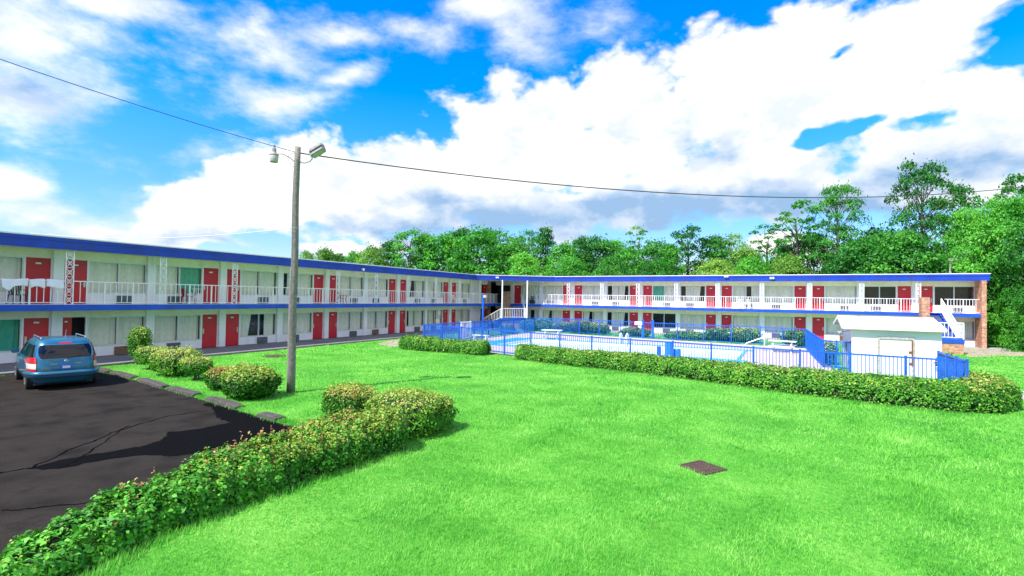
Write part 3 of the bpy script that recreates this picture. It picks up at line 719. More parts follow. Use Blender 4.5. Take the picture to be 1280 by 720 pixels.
# ------------------------------------------------------------------ towels and chairs on the balconies
def towel(px0, px1, drop, label, seed, sleeve=False):
    v0 = at_line(px0); v1 = at_line(px1); r = random.Random(seed)
    x = UE-.10; zt = SLT+1.13; nx = 14; nz = 8; mb = MB()
    for side, dr in ((1, drop), (-1, drop*.7)):
        vs = []
        for j in range(nz+1):
            for i in range(nx+1):
                t = i/nx; y = v0+(v1-v0)*t
                dd = dr*(1+.14*math.sin(5*t+seed)+(.55*max(0, 1-abs(t-.25)/.22) if sleeve else 0))
                f = j/nz; z = zt - dd*f - .03*math.sin(3.1*t+seed)*(1-f)
                xx = x + side*(.036 + .03*f*math.sin(11*t+seed) + .02*f)
                vs.append((xx, y+.02*f*math.sin(seed+4*t), z))
        mb.add(vs, [(j*(nx+1)+i, j*(nx+1)+i+1, (j+1)*(nx+1)+i+1, (j+1)*(nx+1)+i) for j in range(nz) for i in range(nx)])
    vs = [(x+sx*.036, v0+(v1-v0)*i/nx, zt+.012*(sx == 0)-.03*math.sin(3.1*i/nx+seed)) for sx in (1,0,-1) for i in range(nx+1)]
    mb.add(vs, [(j*(nx+1)+i, j*(nx+1)+i+1, (j+1)*(nx+1)+i+1, (j+1)*(nx+1)+i) for j in range(2) for i in range(nx)])
    o = mb.build('towel', CLOTH, None, smooth=True, recalc=False)
    md = o.modifiers.new('thick', 'SOLIDIFY'); md.thickness = .008
    tag(o, label, 'towel', 'laundry drying on the balcony rail')
def at_line(px):                 # v on the left balcony edge for a picture column
    d = ray(px, 355); return (UE-.10)*d.y/d.x
towel(1, 35, .34, 'white shirt-like cloth with a long hanging tail, left end of the laundry', 1.0, True)
towel(37, 56, .36, 'plain white towel over the balcony rail, middle one of the laundry', 2.3)
towel(58, 79, .36, 'plain white towel at the right end of the laundry next to the lattice post', 4.1)
def chair(loc, rz, mt, label, group='chairs left out on the balcony'):
    t = empty('patio_chair', loc, label, 'chair', group, rz)
    def p(name, mb): 
        me = mb.mesh(name, mt); inst(name, me, t, (0,0,0))
    mb = MB(); mb.box(-.24,.24,-.24,.22,.40,.43); p('seat', mb)
    mb = MB()
    for i in range(5): mb.bar((-.18+.09*i,-.24,.43),(-.18+.09*i,-.33,.88), .05, .02)
    mb.bar((-.24,-.33,.88),(.24,-.33,.88), .05, .03); p('backrest', mb)
    for sx in (-1, 1):
        mb = MB(); mb.bar((sx*.26,-.27,.64),(sx*.26,.2,.64), .05, .03); mb.bar((sx*.26,.18,.40),(sx*.26,.2,.64), .04); p('armrest', mb)
        for yy in (-.26, .2): mb = MB(); mb.bar((sx*.22,yy*.85,.41),(sx*.26,yy*1.05,.0), .045); p('leg', mb)
def lch(px, d, rz, mt, label):
    dd = ray(px, 370); u = UW+d; chair((u, u*dd.y/dd.x, SLT+.002), R(rz), mt, label)
lch(22, .5, -80, CHAIRD, 'dark chair on the upper balcony behind the drying laundry')
lch(236, .55, -60, CHAIRR, 'red chair on the upper balcony beside the green curtain')
lch(246, .6, -120, CHAIRW, 'white chair next to the red chair below the green curtain')
lch(428, .6, -70, CHAIRR, 'small red chair on the upper balcony to the right of the wooden pole')
lch(569, .6, -90, CHAIRW, 'white chair on the upper balcony three rooms before the corner')
def rch(px, d, rz, mt, label):
    dd = ray(px, 380); v = VW-d; chair((v*dd.x/dd.y, v, SLT+.002), R(rz), mt, label)
rch(926, .6, 190, CHAIRW, 'left one of two white chairs outside the half dark upstairs window')
rch(934, .6, 165, CHAIRW, 'right one of two white chairs outside the half dark upstairs window')
rch(664, .5, 180, CHAIRD, 'dark chair on the upper balcony just right of the corner stair')

# ------------------------------------------------------------------ minivan
PAINT = mat('metallic_blue_paint', (.020, .155, .26), .30, .12, 1.4, metal=.35, coat=.7, stain=((.03, .10, .16), 1.5, .58, .4))
TYRE = mat('tyre_rubber', (.016, .016, .017), .85, .2); RIM = mat('wheel_rim', (.42, .40, .36), .4, .1, metal=.6)
TAILR = mat('red_lamp_lens', (.55, .015, .015), .15, .1, coat=.6); LAMPW = mat('clear_lamp_lens', (.75, .62, .58), .2, .05, coat=.5)
TRIM = mat('black_trim', (.02,.02,.022), .5, .2); PLBLUE = mat('plate_blue', (.05,.12,.55), .4, .1); CHROME = mat('chrome', (.75,.75,.76), .2, .03, metal=.8)
ZT = [ # z, rear x, front x, half width
 (.20,-2.22,2.15,.80),(.27,-2.33,2.30,.885),(.45,-2.40,2.42,.935),(.62,-2.41,2.45,.955),(.80,-2.40,2.43,.965),(.92,-2.385,2.32,.955),(.985,-2.375,2.10,.945),(1.03,-2.365,1.62,.935),
 (1.06,-2.36,1.40,.925),(1.16,-2.33,1.22,.90),(1.30,-2.27,.98,.865),(1.45,-2.19,.72,.82),(1.56,-2.115,.52,.775),(1.63,-2.04,.36,.735),(1.68,-1.93,.20,.67),(1.71,-1.76,.02,.56),(1.722,-1.45,-.3,.38)]
ZA = np.array(ZT)
def vS(th, z, off=0.):
    """point on the van's skin: th angle in plan (0 = front, pi = rear), z height"""
    xr, xf, wd = (np.interp(z, ZA[:,0], ZA[:,i]) for i in (1,2,3))
    cx, a = (xr+xf)/2, (xf-xr)/2; c, s = math.cos(th), math.sin(th); e = 2/5.5
    x = cx + (a+off)*math.copysign(abs(c)**e, c); y = (wd+off)*math.copysign(abs(s)**e, s)
    return (x, y, z)
def th_rear(y, z):               # angle of the skin point near the rear at lateral y
    wd = np.interp(z, ZA[:,0], ZA[:,3]); q = min(.999, abs(y)/wd)**2.75
    return math.pi - math.copysign(math.asin(q), y)
def th_side(x, z, sgn):
    xr, xf = np.interp(z, ZA[:,0], ZA[:,1]), np.interp(z, ZA[:,0], ZA[:,2]); cx, a = (xr+xf)/2, (xf-xr)/2
    q = max(-.999, min(.999, (x-cx)/a)); cq = math.copysign(abs(q)**2.75, q); return sgn*math.acos(cq)
van = empty('minivan', (-24.42, 8.85, .006), 'blue minivan parked facing the motel at the edge of the dark car park', 'van', None, math.atan2(.22,-.97))
def vp(name, mb, mats, parent=None, loc=(0,0,0), **kw):
    return inst(name, mb.mesh(name, mats, **kw), parent or van, loc)
mb = MB(); NT = 72; zs = [r[0] for r in ZT]; vsx = []
ths = [2*math.pi*(k+.5)/NT for k in range(NT)]
# angles denser near the corners
ths = sorted(set([round(t,5) for q in range(4) for t in [q*math.pi/2+math.pi/2*(.5+.5*math.copysign(abs(u)**1.6,u)) for u in np.linspace(-1,1,19)]]))
ths = [t for t in ths if t < 2*math.pi-1e-4]; NT = len(ths)
for z in zs: vsx += [vS(t, z) for t in ths]
fs = [(j*NT+i, j*NT+(i+1)%NT, (j+1)*NT+(i+1)%NT, (j+1)*NT+i) for j in range(len(zs)-1) for i in range(NT)]
fs += [tuple(range(NT))[::-1], tuple((len(zs)-1)*NT+i for i in range(NT))]
mb.add(vsx, fs); body = vp('body', mb, PAINT, smooth=True)
def patch_rear(y0, y1, z0, z1, off, nx=14, nz=5, rnd_=0.):
    mb = MB(); vs = []
    for j in range(nz+1):
        z = z0+(z1-z0)*j/nz; q = abs(2*j/nz-1)**3*rnd_
        for i in range(nx+1):
            y = (y0+q)+((y1-q)-(y0+q))*i/nx; vs.append(vS(th_rear(y, z), z, off))
    mb.add(vs, [(j*(nx+1)+i, j*(nx+1)+i+1, (j+1)*(nx+1)+i+1, (j+1)*(nx+1)+i) for j in range(nz) for i in range(nx)]); return mb
def patch_side(xs0, xs1, z0, z1, sgn, off, nx=10, nz=4):
    mb = MB(); vs = []
    for j in range(nz+1):
        t = j/nz; z = z0+(z1-z0)*t; a = xs0[0]+(xs0[1]-xs0[0])*t; b = xs1[0]+(xs1[1]-xs1[0])*t
        for i in range(nx+1): x = a+(b-a)*i/nx; vs.append(vS(th_side(x, z, sgn), z, off))
    mb.add(vs, [(j*(nx+1)+i, j*(nx+1)+i+1, (j+1)*(nx+1)+i+1, (j+1)*(nx+1)+i) for j in range(nz) for i in range(nx)]); return mb
rw = vp('rear_window', patch_rear(-.70,.70,1.09,1.535,.016,nx=20,rnd_=.06), CARGLASS, smooth=True, recalc=False)
mb = MB(); a = Vector(vS(th_rear(-.02,1.08),1.08,.02)); b = Vector(vS(th_rear(-.42,1.15),1.15,.025)); mb.bar(a, b, .02); vp('wiper', mb, TRIM, rw)
vp('brake_light', patch_rear(-.17,.17,1.575,1.62,.012,6,2), TAILR, smooth=True, recalc=False)
for sg in (1, -1):
    vp('side_window', patch_side((-2.08,-1.84),(-1.05,-1.0),1.10,1.53,sg,.012), CARGLASS, smooth=True, recalc=False)
    vp('side_window', patch_side((-.97,-.92),(.0,.02),1.10,1.53,sg,.012), CARGLASS, smooth=True, recalc=False)
    vp('side_window', patch_side((.08,.10),(1.10,.52),1.10,1.53,sg,.012), CARGLASS, smooth=True, recalc=False)
    t = vp('tail_light', patch_rear(sg*.75,sg*.945,.92,1.13,.014,8,4), TAILR, smooth=True, recalc=False)
    vp('lens', patch_rear(sg*.755,sg*.94,.74,.915,.014,8,3), LAMPW, t, smooth=True, recalc=False)
    vp('lens', patch_rear(sg*.755,sg*.94,.66,.735,.014,8,2), TAILR, t, smooth=True, recalc=False)
    mb = MB(); mb.tube([(-1.75,sg*.60,1.72),(-1.68,sg*.60,1.765),(.05,sg*.60,1.765),(.12,sg*.60,1.70)], .022, 8); vp('roof_rail', mb, CHROME)
    mb = MB(); mb.box(.98,1.12,sg*.90,sg*1.12,1.05,1.22); vp('wing_mirror', mb, PAINT, bevel=.03)
    for xx in (.05, -.95):
        h = Vector(vS(th_side(xx+.8,.98,sg),.93,.01)); mb = MB(); mb.box(h.x-.1,h.x+.1,h.y-.015,h.y+.015,h.z-.02,h.z+.02); vp('door_handle', mb, CHROME)
    mb = MB()
    for x0, x1 in ((-1.0,-.985),(.03,.045),(1.12,1.135)):
        for j in range(6):
            z0 = .40+.65*j/6; z1 = .40+.65*(j+1)/6
            q = [vS(th_side(x, z, sg), z, .003) for x, z in ((x0,z0),(x1,z0),(x1,z1),(x0,z1))]; mb.add(q, [(0,1,2,3)])
    vp('door_seam', mb, TRIM, recalc=False)
mb = patch_rear(-.79,-.778,.67,1.60,.004,1,8); q_ = patch_rear(.778,.79,.67,1.60,.004,1,8); mb.add(q_.v, q_.f); q_ = patch_rear(-.78,.78,.660,.672,.004,12,1); mb.add(q_.v, q_.f); q_ = patch_rear(-.78,.78,1.598,1.608,.004,12,1); mb.add(q_.v, q_.f); vp('tailgate_seam', mb, TRIM, recalc=False)
# bumper: rounded band round the tail
mb = MB(); prof = [(.40,.0),(.42,.07),(.50,.10),(.60,.10),(.645,.07),(.655,.0)]; tr_ = np.linspace(math.pi*.60, math.pi*1.40, 34)
vsx = [vS(t, z, o) for z, o in prof for t in tr_]; NN = len(tr_)
mb.add(vsx, [(j*NN+i, j*NN+i+1, (j+1)*NN+i+1, (j+1)*NN+i) for j in range(len(prof)-1) for i in range(NN-1)]); bmp = vp('bumper', mb, PAINT, smooth=True); mb = MB(); vq = [vS(t, z, .103) for z in (.535,.565) for t in tr_]; mb.add(vq, [(i, i+1, NN+i+1, NN+i) for i in range(NN-1)]); vp('rub_strip', mb, TRIM, bmp, recalc=False)
def rb(name, y0, y1, z0, z1, dx, mt, parent=None, bevel=.004):
    zc = (z0+z1)/2; x = vS(th_rear((y0+y1)/2, zc), zc, 0)[0]
    mb = MB(); mb.box(x-dx, x+.02, y0, y1, z0, z1); return vp(name, mb, mt, parent, bevel=bevel)
pl = rb('licence_plate', -.155,.155,.70,.86,.022, PLBLUE); rb('plate_field', -.11,.11,.735,.825,.026, CHAIRW, pl)
for sg in (1,-1): rb('tailgate_lamp', sg*.33-.09,sg*.33+.09,.865,.905,.024, CHROME)
zc=.98; x=vS(math.pi, zc)[0]; mb = MB(); mb.lathe([(.055,0),(.062,.008),(.05,.018)], (0,0,0), 20, Matrix.Translation((x+.004,0,zc)) @ Matrix.Rotation(-math.pi/2, 4, 'Y') @ Matrix.Scale(.72, 4, (1,0,0))); vp('badge', mb, CHROME)
mb = MB(); rr = random.Random(5)
for row, (ya, yb, zz, hh) in enumerate(((.62,.46,.755,.03),(.66,.40,.70,.035))):
    y = ya
    while y > yb:
        wl = rr.uniform(.018,.03); xq = vS(th_rear(y, zz), zz)[0]; mb.box(xq-.014, xq+.01, y-wl, y, zz, zz+hh*rr.uniform(.75,1)); y -= wl+.008
vp('chrome_lettering', mb, CHROME)
def wheel(x, y, sg):
    M_ = Matrix.Translation((x, y, .325)) @ Matrix.Rotation(-sg*math.pi/2, 4, 'X')
    mb = MB(); mb.lathe([(.20,-.10),(.29,-.115),(.322,-.09),(.328,0),(.322,.09),(.29,.112),(.20,.10)], (0,0,0), 28, M_); t = vp('wheel', mb, TYRE, smooth=True)
    mb = MB(); mb.lathe([(.205,.02),(.205,.098),(.185,.104),(.17,.07),(.06,.085),(.05,.10),(.001,.10)], (0,0,0), 24, M_)
    for k in range(6):
        a = k*math.pi/3; p0 = M_ @ Vector((.04*math.cos(a),.04*math.sin(a),.09)); p1 = M_ @ Vector((.18*math.cos(a),.18*math.sin(a),.095)); mb.bar(p0, p1, .05, .02)
    vp('rim', mb, RIM, t)
    mb = MB(); mb.lathe([(.385,-.14),(.385,.098),(.36,.102),(.001,.10)], (0,0,0), 30, M_ ); vp('wheel_arch', mb, TRIM)
for x in (-1.42, 1.45):
    for sg in (1, -1): wheel(x, sg*.845, sg)
mb = MB(); mb.tube([(-1.25,-.1,1.71),(-1.42,-.1,2.02)], [.007,.004], 6); vp('antenna', mb, CHAIRW)
mb = MB(); mb.box(-2.1,2.1,-.78,.78,.17,.24); vp('underbody', mb, TRIM)

# ------------------------------------------------------------------ lamp pole, cables
PB = ground(363, 491)
pole = empty('utility_pole', PB, 'tall weathered wooden pole with a barn lamp and a floodlight, standing in the lawn', 'pole')
PT = 8.62; lean = Vector((.06,.0,0))
mb = MB(); pts = [PB+lean*(z/PT)+Vector((.012*math.sin(z*1.7),.01*math.cos(z*1.3),z)) for z in np.linspace(0, PT, 15)]
mb.tube(pts, [.145-.045*i/14 for i in range(15)], 14); mb.build('pole_shaft', WOODP, pole, smooth=True)
for z in (5.75, 8.05):
    mb = MB(); q = PB+lean*(z/PT); mb.tube([q+Vector((0,0,z-.02)), q+Vector((0,0,z+.02))], .145-.045*z/PT+.008, 14); mb.build('metal_band', GALV, pole)
q = PB+lean
Lf = -R0                          # towards picture left, along the image plane
arm = MB(); base = q+Vector((0,0,7.95)); tip = base+Lf*.70+Vector((0,0,.36))
arm.tube([base, base+Vector((0,0,.12))+Lf*.06, base+Lf*.27+Vector((0,0,.30)), base+Lf*.52+Vector((0,0,.42)), tip+Vector((0,0,.06))], .022, 8); ar = arm.build('lamp_arm', GALV, pole)
mb = MB(); c = tip+Lf*.12
mb.lathe([(.13,-.02),(.155,.0),(.155,.03),(.10,.06),(.075,.12),(.075,.24),(.035,.28),(.035,.36),(.01,.38)], c, 16); lh = mb.build('barn_lamp', GALV, pole)
mb = MB(); mb.lathe([(.125,-.24),(.135,-.22),(.155,-.03),(.15,-.021)], c, 16); mb.build('lens', LENSM, lh, smooth=True)
# floodlight on a curved bracket to the right
b0 = q+Vector((0,0,8.12)); Rg = R0; fb = MB(); tipf = b0+Rg*.52+Vector((0,0,.22))
fb.tube([b0, b0+Rg*.25-Vector((0,0,.06)), b0+Rg*.45-Vector((0,0,.0)), b0+Rg*.52+Vector((0,0,.1)), tipf], .022, 8); fb.lathe([(.05,0),(.05,.09)], tipf-Vector((0,0,.06)), 10); fb.build('floodlight_bracket', GALV, pole)
Mf = Matrix.Translation(tipf+Rg*.16+Vector((0,0,.17))) @ Matrix.Rotation(YAW, 4, 'Z') @ Matrix.Rotation(R(-32), 4, 'Y')
mb = MB()
mb.add([Mf @ Vector(p) for p in ((-.26,-.20,-.13),(.24,-.20,-.13),(.24,.20,-.13),(-.26,.20,-.13),(-.20,-.16,.13),(.30,-.16,.11),(.30,.16,.11),(-.20,.16,.13))], [(3,2,1,0),(4,5,6,7),(0,1,5,4),(1,2,6,5),(2,3,7,6),(3,0,4,7)])
fl_ = mb.build('floodlight', GALV, pole, bevel=.02)
mb = MB(); mb.box(-.23,.27,-.205,.205,-.012,.018, Mf); mb.build('rim', CABLE, fl_)
mb = MB(); mb.box(-.22,.20,-.17,.17,-.137,-.131, Mf); mb.build('lens', LENSM, fl_)
mb = MB(); mb.tube([q+Vector((0,0,8.42))+Lf*.1, q+Vector((0,0,8.30))+Lf*.34, q+Vector((0,0,8.05))+Lf*.28, q+Vector((0,0,7.9))+Lf*.11], .008, 6); mb.build('cable_loop', CABLE, pole)
def sag_wire(name, A, B, sag, rad, mt, label, n_=40, cat='cable'):
    mb = MB(); A, B = Vector(A), Vector(B)
    mb.tube([A.lerp(B, i/n_)-Vector((0,0,4*sag*(i/n_)*(1-i/n_))) for i in range(n_+1)], rad, 6)
    top(name, mb, mt, label, cat, smooth=True)
PTOP = q+Vector((0,0,8.42))
Bw = ray(-60, 53)*12.5+Vector((0,0,CAM_H)); sag_wire('overhead_cable', PTOP, Bw, .10, .011, CABLE, 'overhead cable rising from the wooden pole towards the upper left')
Bw = ray(1285, 233)*28+Vector((0,0,CAM_H)); sag_wire('overhead_cable', PTOP, Bw, 1.05, .022, CABLE, 'overhead cable sagging from the wooden pole to the right over the far wing')
sag_wire('drop_cable', q+Vector((0,0,5.78)), (UE+.12, 9.7, 5.98), .30, .012, WCABLE, 'thin white cable drooping from the wooden pole to the long roof edge')

# ------------------------------------------------------------------ kerb blocks, drains
kb = [((95,456),(118,463),'beside the blue van'),((120,463),(132,466.5),'short, just right of the blue van'),((137,467),(164,474),'third from the blue van'),((172,476),(202,486),'fourth from the blue van'),
      ((209,487),(242,496),'fifth from the blue van, below the small trees'),((257,500),(295,512),'sixth from the blue van, in front of the reddish shrub'),((322,521),(345,527),'nearest the foreground hedge, half sunk by the dark stain')]
for a, b, lb in kb:
    a, b = ground(*a), ground(*b); d = (b-a).normalized(); s = Vector((-d.y, d.x, 0)); mb = MB(); r = random.Random(lb); ns = 7
    if s.y < 0: s = -s
    prof = [(-.05,.0),(-.03,.085),(.02,.12),(.20,.13),(.27,.10),(.32,0)]; vs = []
    for i in range(ns+1):
        p = a.lerp(b, i/ns); k = 1-.25*(i in (0, ns))
        for (o, z) in prof: vs.append(p+s*(o+r.uniform(-.01,.01))+Vector((0,0,(z*k+r.uniform(-.008,.008)) if z else -.02)))
    np_ = len(prof); fs = [(i*np_+j, (i+1)*np_+j, (i+1)*np_+j+1, i*np_+j+1) for i in range(ns) for j in range(np_-1)] + [tuple(range(np_)), tuple(ns*np_+j for j in range(np_))[::-1]]
    mb.add(vs, fs); top('kerb_block', mb, KERB, 'weathered concrete kerb block, '+lb, 'kerb block', 'kerb blocks along the car park edge')
g0 = Vector((-1.45, 11.1, 0)); gs = ground(909, 592)
gt = empty('drain_grate', (g0.x, g0.y, 0), 'rusty square drain grate sunk in the open lawn', 'drain grate', None, R(58)); gt.scale = (.8,.8,.8)
mb = MB(); 
for a in ((-.42,.42,-.42,-.36),(-.42,.42,.36,.42),(-.42,-.36,-.36,.36),(.36,.42,-.36,.36)): mb.box(a[0],a[1],a[2],a[3],-.02,.035)
inst('frame', mb.mesh('frame', RUST), gt, (0,0,0))
mb = MB()
for i in range(9): x = -.32+.08*i; mb.box(x-.026, x+.026, -.36,.36, -.01,.028)
inst('grate_bars', mb.mesh('grate_bars', RUST), gt, (0,0,0))
mb = MB(); mb.box(-.36,.36,-.36,.36,.005,.009); inst('pit', mb.mesh('pit', SOIL), gt, (0,0,0))
g1 = ground(343, 445.5); mb = MB(); mb.lathe([(.62,-.02),(.62,.03),(.55,.045),(.54,.03),(.01,.03)], (g1.x,g1.y,0), 20); top('manhole_cover', mb, RUST, 'small dark round drain cover in the grass left of the wooden pole', 'drain cover')
cbx = [ (g0.x+.62, g0.y-.25), (g0.x+.9, g0.y+.02), (g0.x+.8,g0.y-.45)]
mb = MB(); pts = [(gs.x+.24*math.cos(t)*(1+.3*math.sin(3*t)), gs.y+.13*math.sin(t)*(1+.25*math.cos(2*t))) for t in np.linspace(0, 2*math.pi, 22)[:-1]]


# ------------------------------------------------------------------ pool fence
fence = empty('pool_fence', (-22.3, 28.5, 0), 'blue metal picket fence enclosing the swimming pool and the white shed', 'fence')
FH = 1.5
def fpanel(a, b, h=FH, pitch=.14, base=.0):
    a, b = Vector((*a, base)), Vector((*b, base)); up = Vector((0,0,1)); mb = MB(); Ln = (b-a).length; k = max(2, round(Ln/pitch))
    mb.bar(a+up*(h-.04), b+up*(h-.04), .05, .06); mb.bar(a+up*.16, b+up*.16, .035, .045)
    for i in range(1, k): p = a.lerp(b, i/k); mb.bar(p+up*.10, p+up*(h-.05), .023)
    return mb
POSTS = set()
def fpost(p, base, h):
    k = (round(p.x, 1), round(p.y, 1))
    if k in POSTS: return
    POSTS.add(k); mb = MB(); mb.box(p.x-.038, p.x+.038, p.y-.038, p.y+.038, base, base+h+.03); mb.build('fence_post', FENCEB, fence)
def frun(pts, step=1.9, h=FH, pitch=.14, base=0., last=True):
    for j, (a, b) in enumerate(zip(pts[:-1], pts[1:])):
        a, b = Vector(a), Vector(b); k = max(1, round((b-a).length/step))
        for i in range(k):
            p, q2 = a.lerp(b, i/k), a.lerp(b, (i+1)/k)
            fpanel(p, q2, h, pitch, base).build('fence_panel', FENCEB, fence)
            if (p-Vector((-11.0,45.2))).length > .3 and (p-Vector((-10.1,45.1))).length > .3: fpost(p, base, h)
    if last: fpost(b, base, h)
frun(FR, 1.9, FH, .125); 
frun([FR[0],(-22.35,37.5),(-22.4,46.75)], 2.1, FH, .10)
frun([(-22.4,46.75),(-17.7,47.2)], 2.1, FH, .085, last=False); frun([(-17.7,47.2),(-11.0,45.2),(-10.1,45.1)], 2.1, FH, .17, last=False); frun([(-10.1,45.1),(-1.6,44.6),(1.45,43.6)], 2.1, FH, .17, last=False)
frun([(1.45,43.6),(1.62,37.5),(1.85,31.4)], 1.0, FH, .10)
frun([(1.85,31.35),(2.98,30.6)], .6, FH, .10)
frun([(5.7,23.35),(5.66,26.9)], 1.2, FH, .10)
for x, y in ((-11.0,45.2),(-10.1,45.1)):
    mb = MB(); mb.box(x-.09,x+.09,y-.09,y+.09,0,FH+.22); mb.build('gate_post', FENCEB, fence)
# white gate in the left side
mb = MB(); a, b = Vector((-22.30,33.2,0)), Vector((-22.30,34.6,0)); up = Vector((0,0,1))
mb.bar(a, a+up*1.52, .08); mb.bar(b, b+up*1.52, .08); mb.bar(a+up*1.47, b+up*1.47, .06); mb.bar(a+up*.2, b+up*.2, .06)
for i in range(1, 8): p = a.lerp(b, i/8); mb.bar(p+up*.2, p+up*1.45, .03)
mb.build('white_gate', RAILW, fence)
mb = MB(); mb.box(-.34,.34,-.012,.0,-.15,.15, Matrix.Translation((-11.35,45.0,1.38)) @ Matrix.Rotation(R(-8), 4, 'Z')); mb.build('blank_sign', RAILW, fence)
# light post beside the left fence
px = Vector((-22.75, 37.2, 0)); lp = empty('light_post', px, 'slim blue post with a small white lamp behind the pool', 'light post')
mb = MB(); mb.box(px.x-.06,px.x+.06,px.y-.06,px.y+.06,0,3.75); mb.build('post', FENCEB, lp)
mb = MB(); mb.box(px.x+.06,px.x+.34,px.y-.10,px.y+.10,3.42,3.66); mb.build('lamp', LENSM, lp, bevel=.02)

# ------------------------------------------------------------------ shed
sx0, sx1, sy0, sy1 = 3.0, 6.5, 30.3, 34.6; EZ, RZ = 2.26, 2.66; ym = (sy0+sy1)/2
shed = empty('pool_shed', (sx0, sy0, 0), 'low white shed with a pale pitched roof and one boarded door, behind the blue fence', 'shed')
mb = MB(); mb.add([(sx0,sy0,0),(sx1,sy0,0),(sx1,sy1,0),(sx0,sy1,0),(sx0,sy0,EZ),(sx1,sy0,EZ),(sx1,sy1,EZ),(sx0,sy1,EZ),(sx0,ym,RZ-.03),(sx1,ym,RZ-.03)],
   [(3,2,1,0),(0,1,5,4),(2,3,7,6),(1,2,6,9,5),(3,0,4,8,7),(4,5,9,8),(6,7,8,9)]); mb.build('wall', SHEDW, shed)
ro = .27; t = .09; mb = MB(); ex = .42
def slope(y): return RZ+.01 - (RZ-EZ)*(abs(y-ym)/(ym-sy0))
for ya, yb in ((sy0-ro, ym-.001), (ym+.001, sy1+ro)):
    za, zb = slope(ya), slope(yb)
    mb.add([(x,y,zz) for (y,z0) in ((ya,za),(yb,zb)) for zz in (z0, z0+t) for x in (sx0-ex, sx1+.14)], [(0,1,3,2),(4,6,7,5),(0,2,6,4),(1,5,7,3),(2,3,7,6),(0,4,5,1)])
rfs = mb.build('roof', SHEDR, shed)
mb = MB(); mb.bar((sx0-ex,ym,RZ+.115),(sx1+.14,ym,RZ+.115), .10, .03); 
for i in range(1,4): y = sy0-ro+(ym-sy0+ro)*i/4; mb.bar((sx0-ex,y,slope(y)+t+.006),(sx1+.14,y,slope(y)+t+.006), .02, .012)
mb.build('roof_seam', SHEDR, rfs)
mb = MB(); mb.bar((sx0-ex+.02,sy0-ro-.015,slope(sy0-ro)+.03),(sx1+.12,sy0-ro-.015,slope(sy0-ro)+.03), .03, .15)
for ya in (sy0-ro, sy1+ro): mb.bar((sx0-ex-.015,ya,slope(ya)+.03),(sx0-ex-.015,ym,RZ+.04), .03, .15)
mb.build('fascia_board', WHITE, shed)
dx0, dx1 = 4.15, 5.40
mb = MB(); mb.box(dx0,dx1,sy0-.02,sy0-.003,.05,1.72); dr = mb.build('door', SHEDW, shed); dr['label'] = 'white boarded door with a rusty right edge'
mb = MB(); mb.box(dx0-.10,dx0-.003,sy0-.05,sy0-.003,.0,1.84); mb.box(dx1+.003,dx1+.10,sy0-.05,sy0-.003,.0,1.84); mb.box(dx0-.003,dx1+.003,sy0-.06,sy0-.003,1.73,1.84); mb.build('door_frame', mat('weathered_door_trim', (.40,.37,.33), .85, .25, 8.), shed)
for z in (.55, 1.1): mb = MB(); mb.box(dx1-.14,dx1-.01,sy0-.045,sy0-.021,z,z+.10); mb.build('hinge', mat('rust', (.20,.08,.03), .9, .4, 12.), dr)
mb = MB(); mb.box(dx1-.035,dx1+.03,sy0-.055,sy0-.052,.5,1.72); mb.build('rust_streak', MATS['rust'], shed)
mb = MB(); mb.box(sx0-.03,sx0-.003,32.0,32.9,.75,1.45); wv_ = mb.build('vent_window', ALU, shed); mb = MB(); mb.box(sx0-.036,sx0-.031,32.08,32.82,.83,1.37); mb.build('pane', CARGLASS, wv_)
mb = MB(); pL = Vector((sx0-ex-.05, sy0+.6, 2.0)); mb.bar((sx0-.01,pL.y,2.05),(sx0-.35,pL.y,1.98), .04); mb.lathe([(.04,0),(.12,.14),(.13,.18)], (0,0,0), 12, Matrix.Translation((sx0-.35,pL.y,1.98)) @ Matrix.Rotation(R(-120), 4, 'Y')); mb.build('spotlight', GALV, shed)

# ------------------------------------------------------------------ pool furniture
def picnic(loc, rz, label):
    t_ = empty('pool_table', loc, label, 'table', 'white tables by the pool', rz)
    mb = MB(); mb.box(-.85,.85,-.42,.42,.72,.77); inst('tabletop', mb.mesh('tabletop', CHAIRW, bevel=.015), t_, (0,0,0))
    for sg in (-1,1):
        mb = MB(); mb.box(-.8,.8,sg*.72-.13,sg*.72+.13,.42,.46); inst('bench', mb.mesh('bench', CHAIRW, bevel=.01), t_, (0,0,0))
        mb = MB(); mb.bar((sg*.55,-.2,.72),(sg*.55,-.62,0), .06); mb.bar((sg*.55,.2,.72),(sg*.55,.62,0), .06); mb.bar((sg*.55,-.72,.40),(sg*.55,.72,.40), .05); inst('leg', mb.mesh('leg', CHAIRW), t_, (0,0,0))
p = ground(690, 424.5); picnic((p.x, p.y, .05), R(10), 'white table with benches at the far left end of the pool')
p = ground(978, 441); picnic((p.x, p.y, .05), R(-5), 'white table with benches near the blue side fence, right of the pool')
p = Vector((-21.2, 34.4, .05)); mb = MB(); mb.box(p.x-.7,p.x+.7,p.y-.25,p.y+.25,.42,.47); bt = empty('bench', (p.x,p.y,.05), 'low white bench beside the white gate in the left pool fence', 'bench')
mb.build('seat', CHAIRW, bt)
for sg in (-1,1): mb = MB(); mb.box(p.x+sg*.55-.04,p.x+sg*.55+.04,p.y-.2,p.y+.2,.05,.418); mb.build('leg', CHAIRW, bt)
p = Vector((-2.15, 38.9, .05)); mb = MB()
for dy in (0, .5): mb.tube([(p.x-.35,p.y+dy,.05-.3),(p.x-.30,p.y+dy,.35),(p.x-.12,p.y+dy,.55),(p.x+.9,p.y+dy,.98),(p.x+1.0,p.y+dy,.9),(p.x+1.0,p.y+dy,.05)], .03, 8)
top('pool_handrail', mb, RAILW, 'white sloping tube handrail at the right end of the pool', 'handrail', smooth=True)
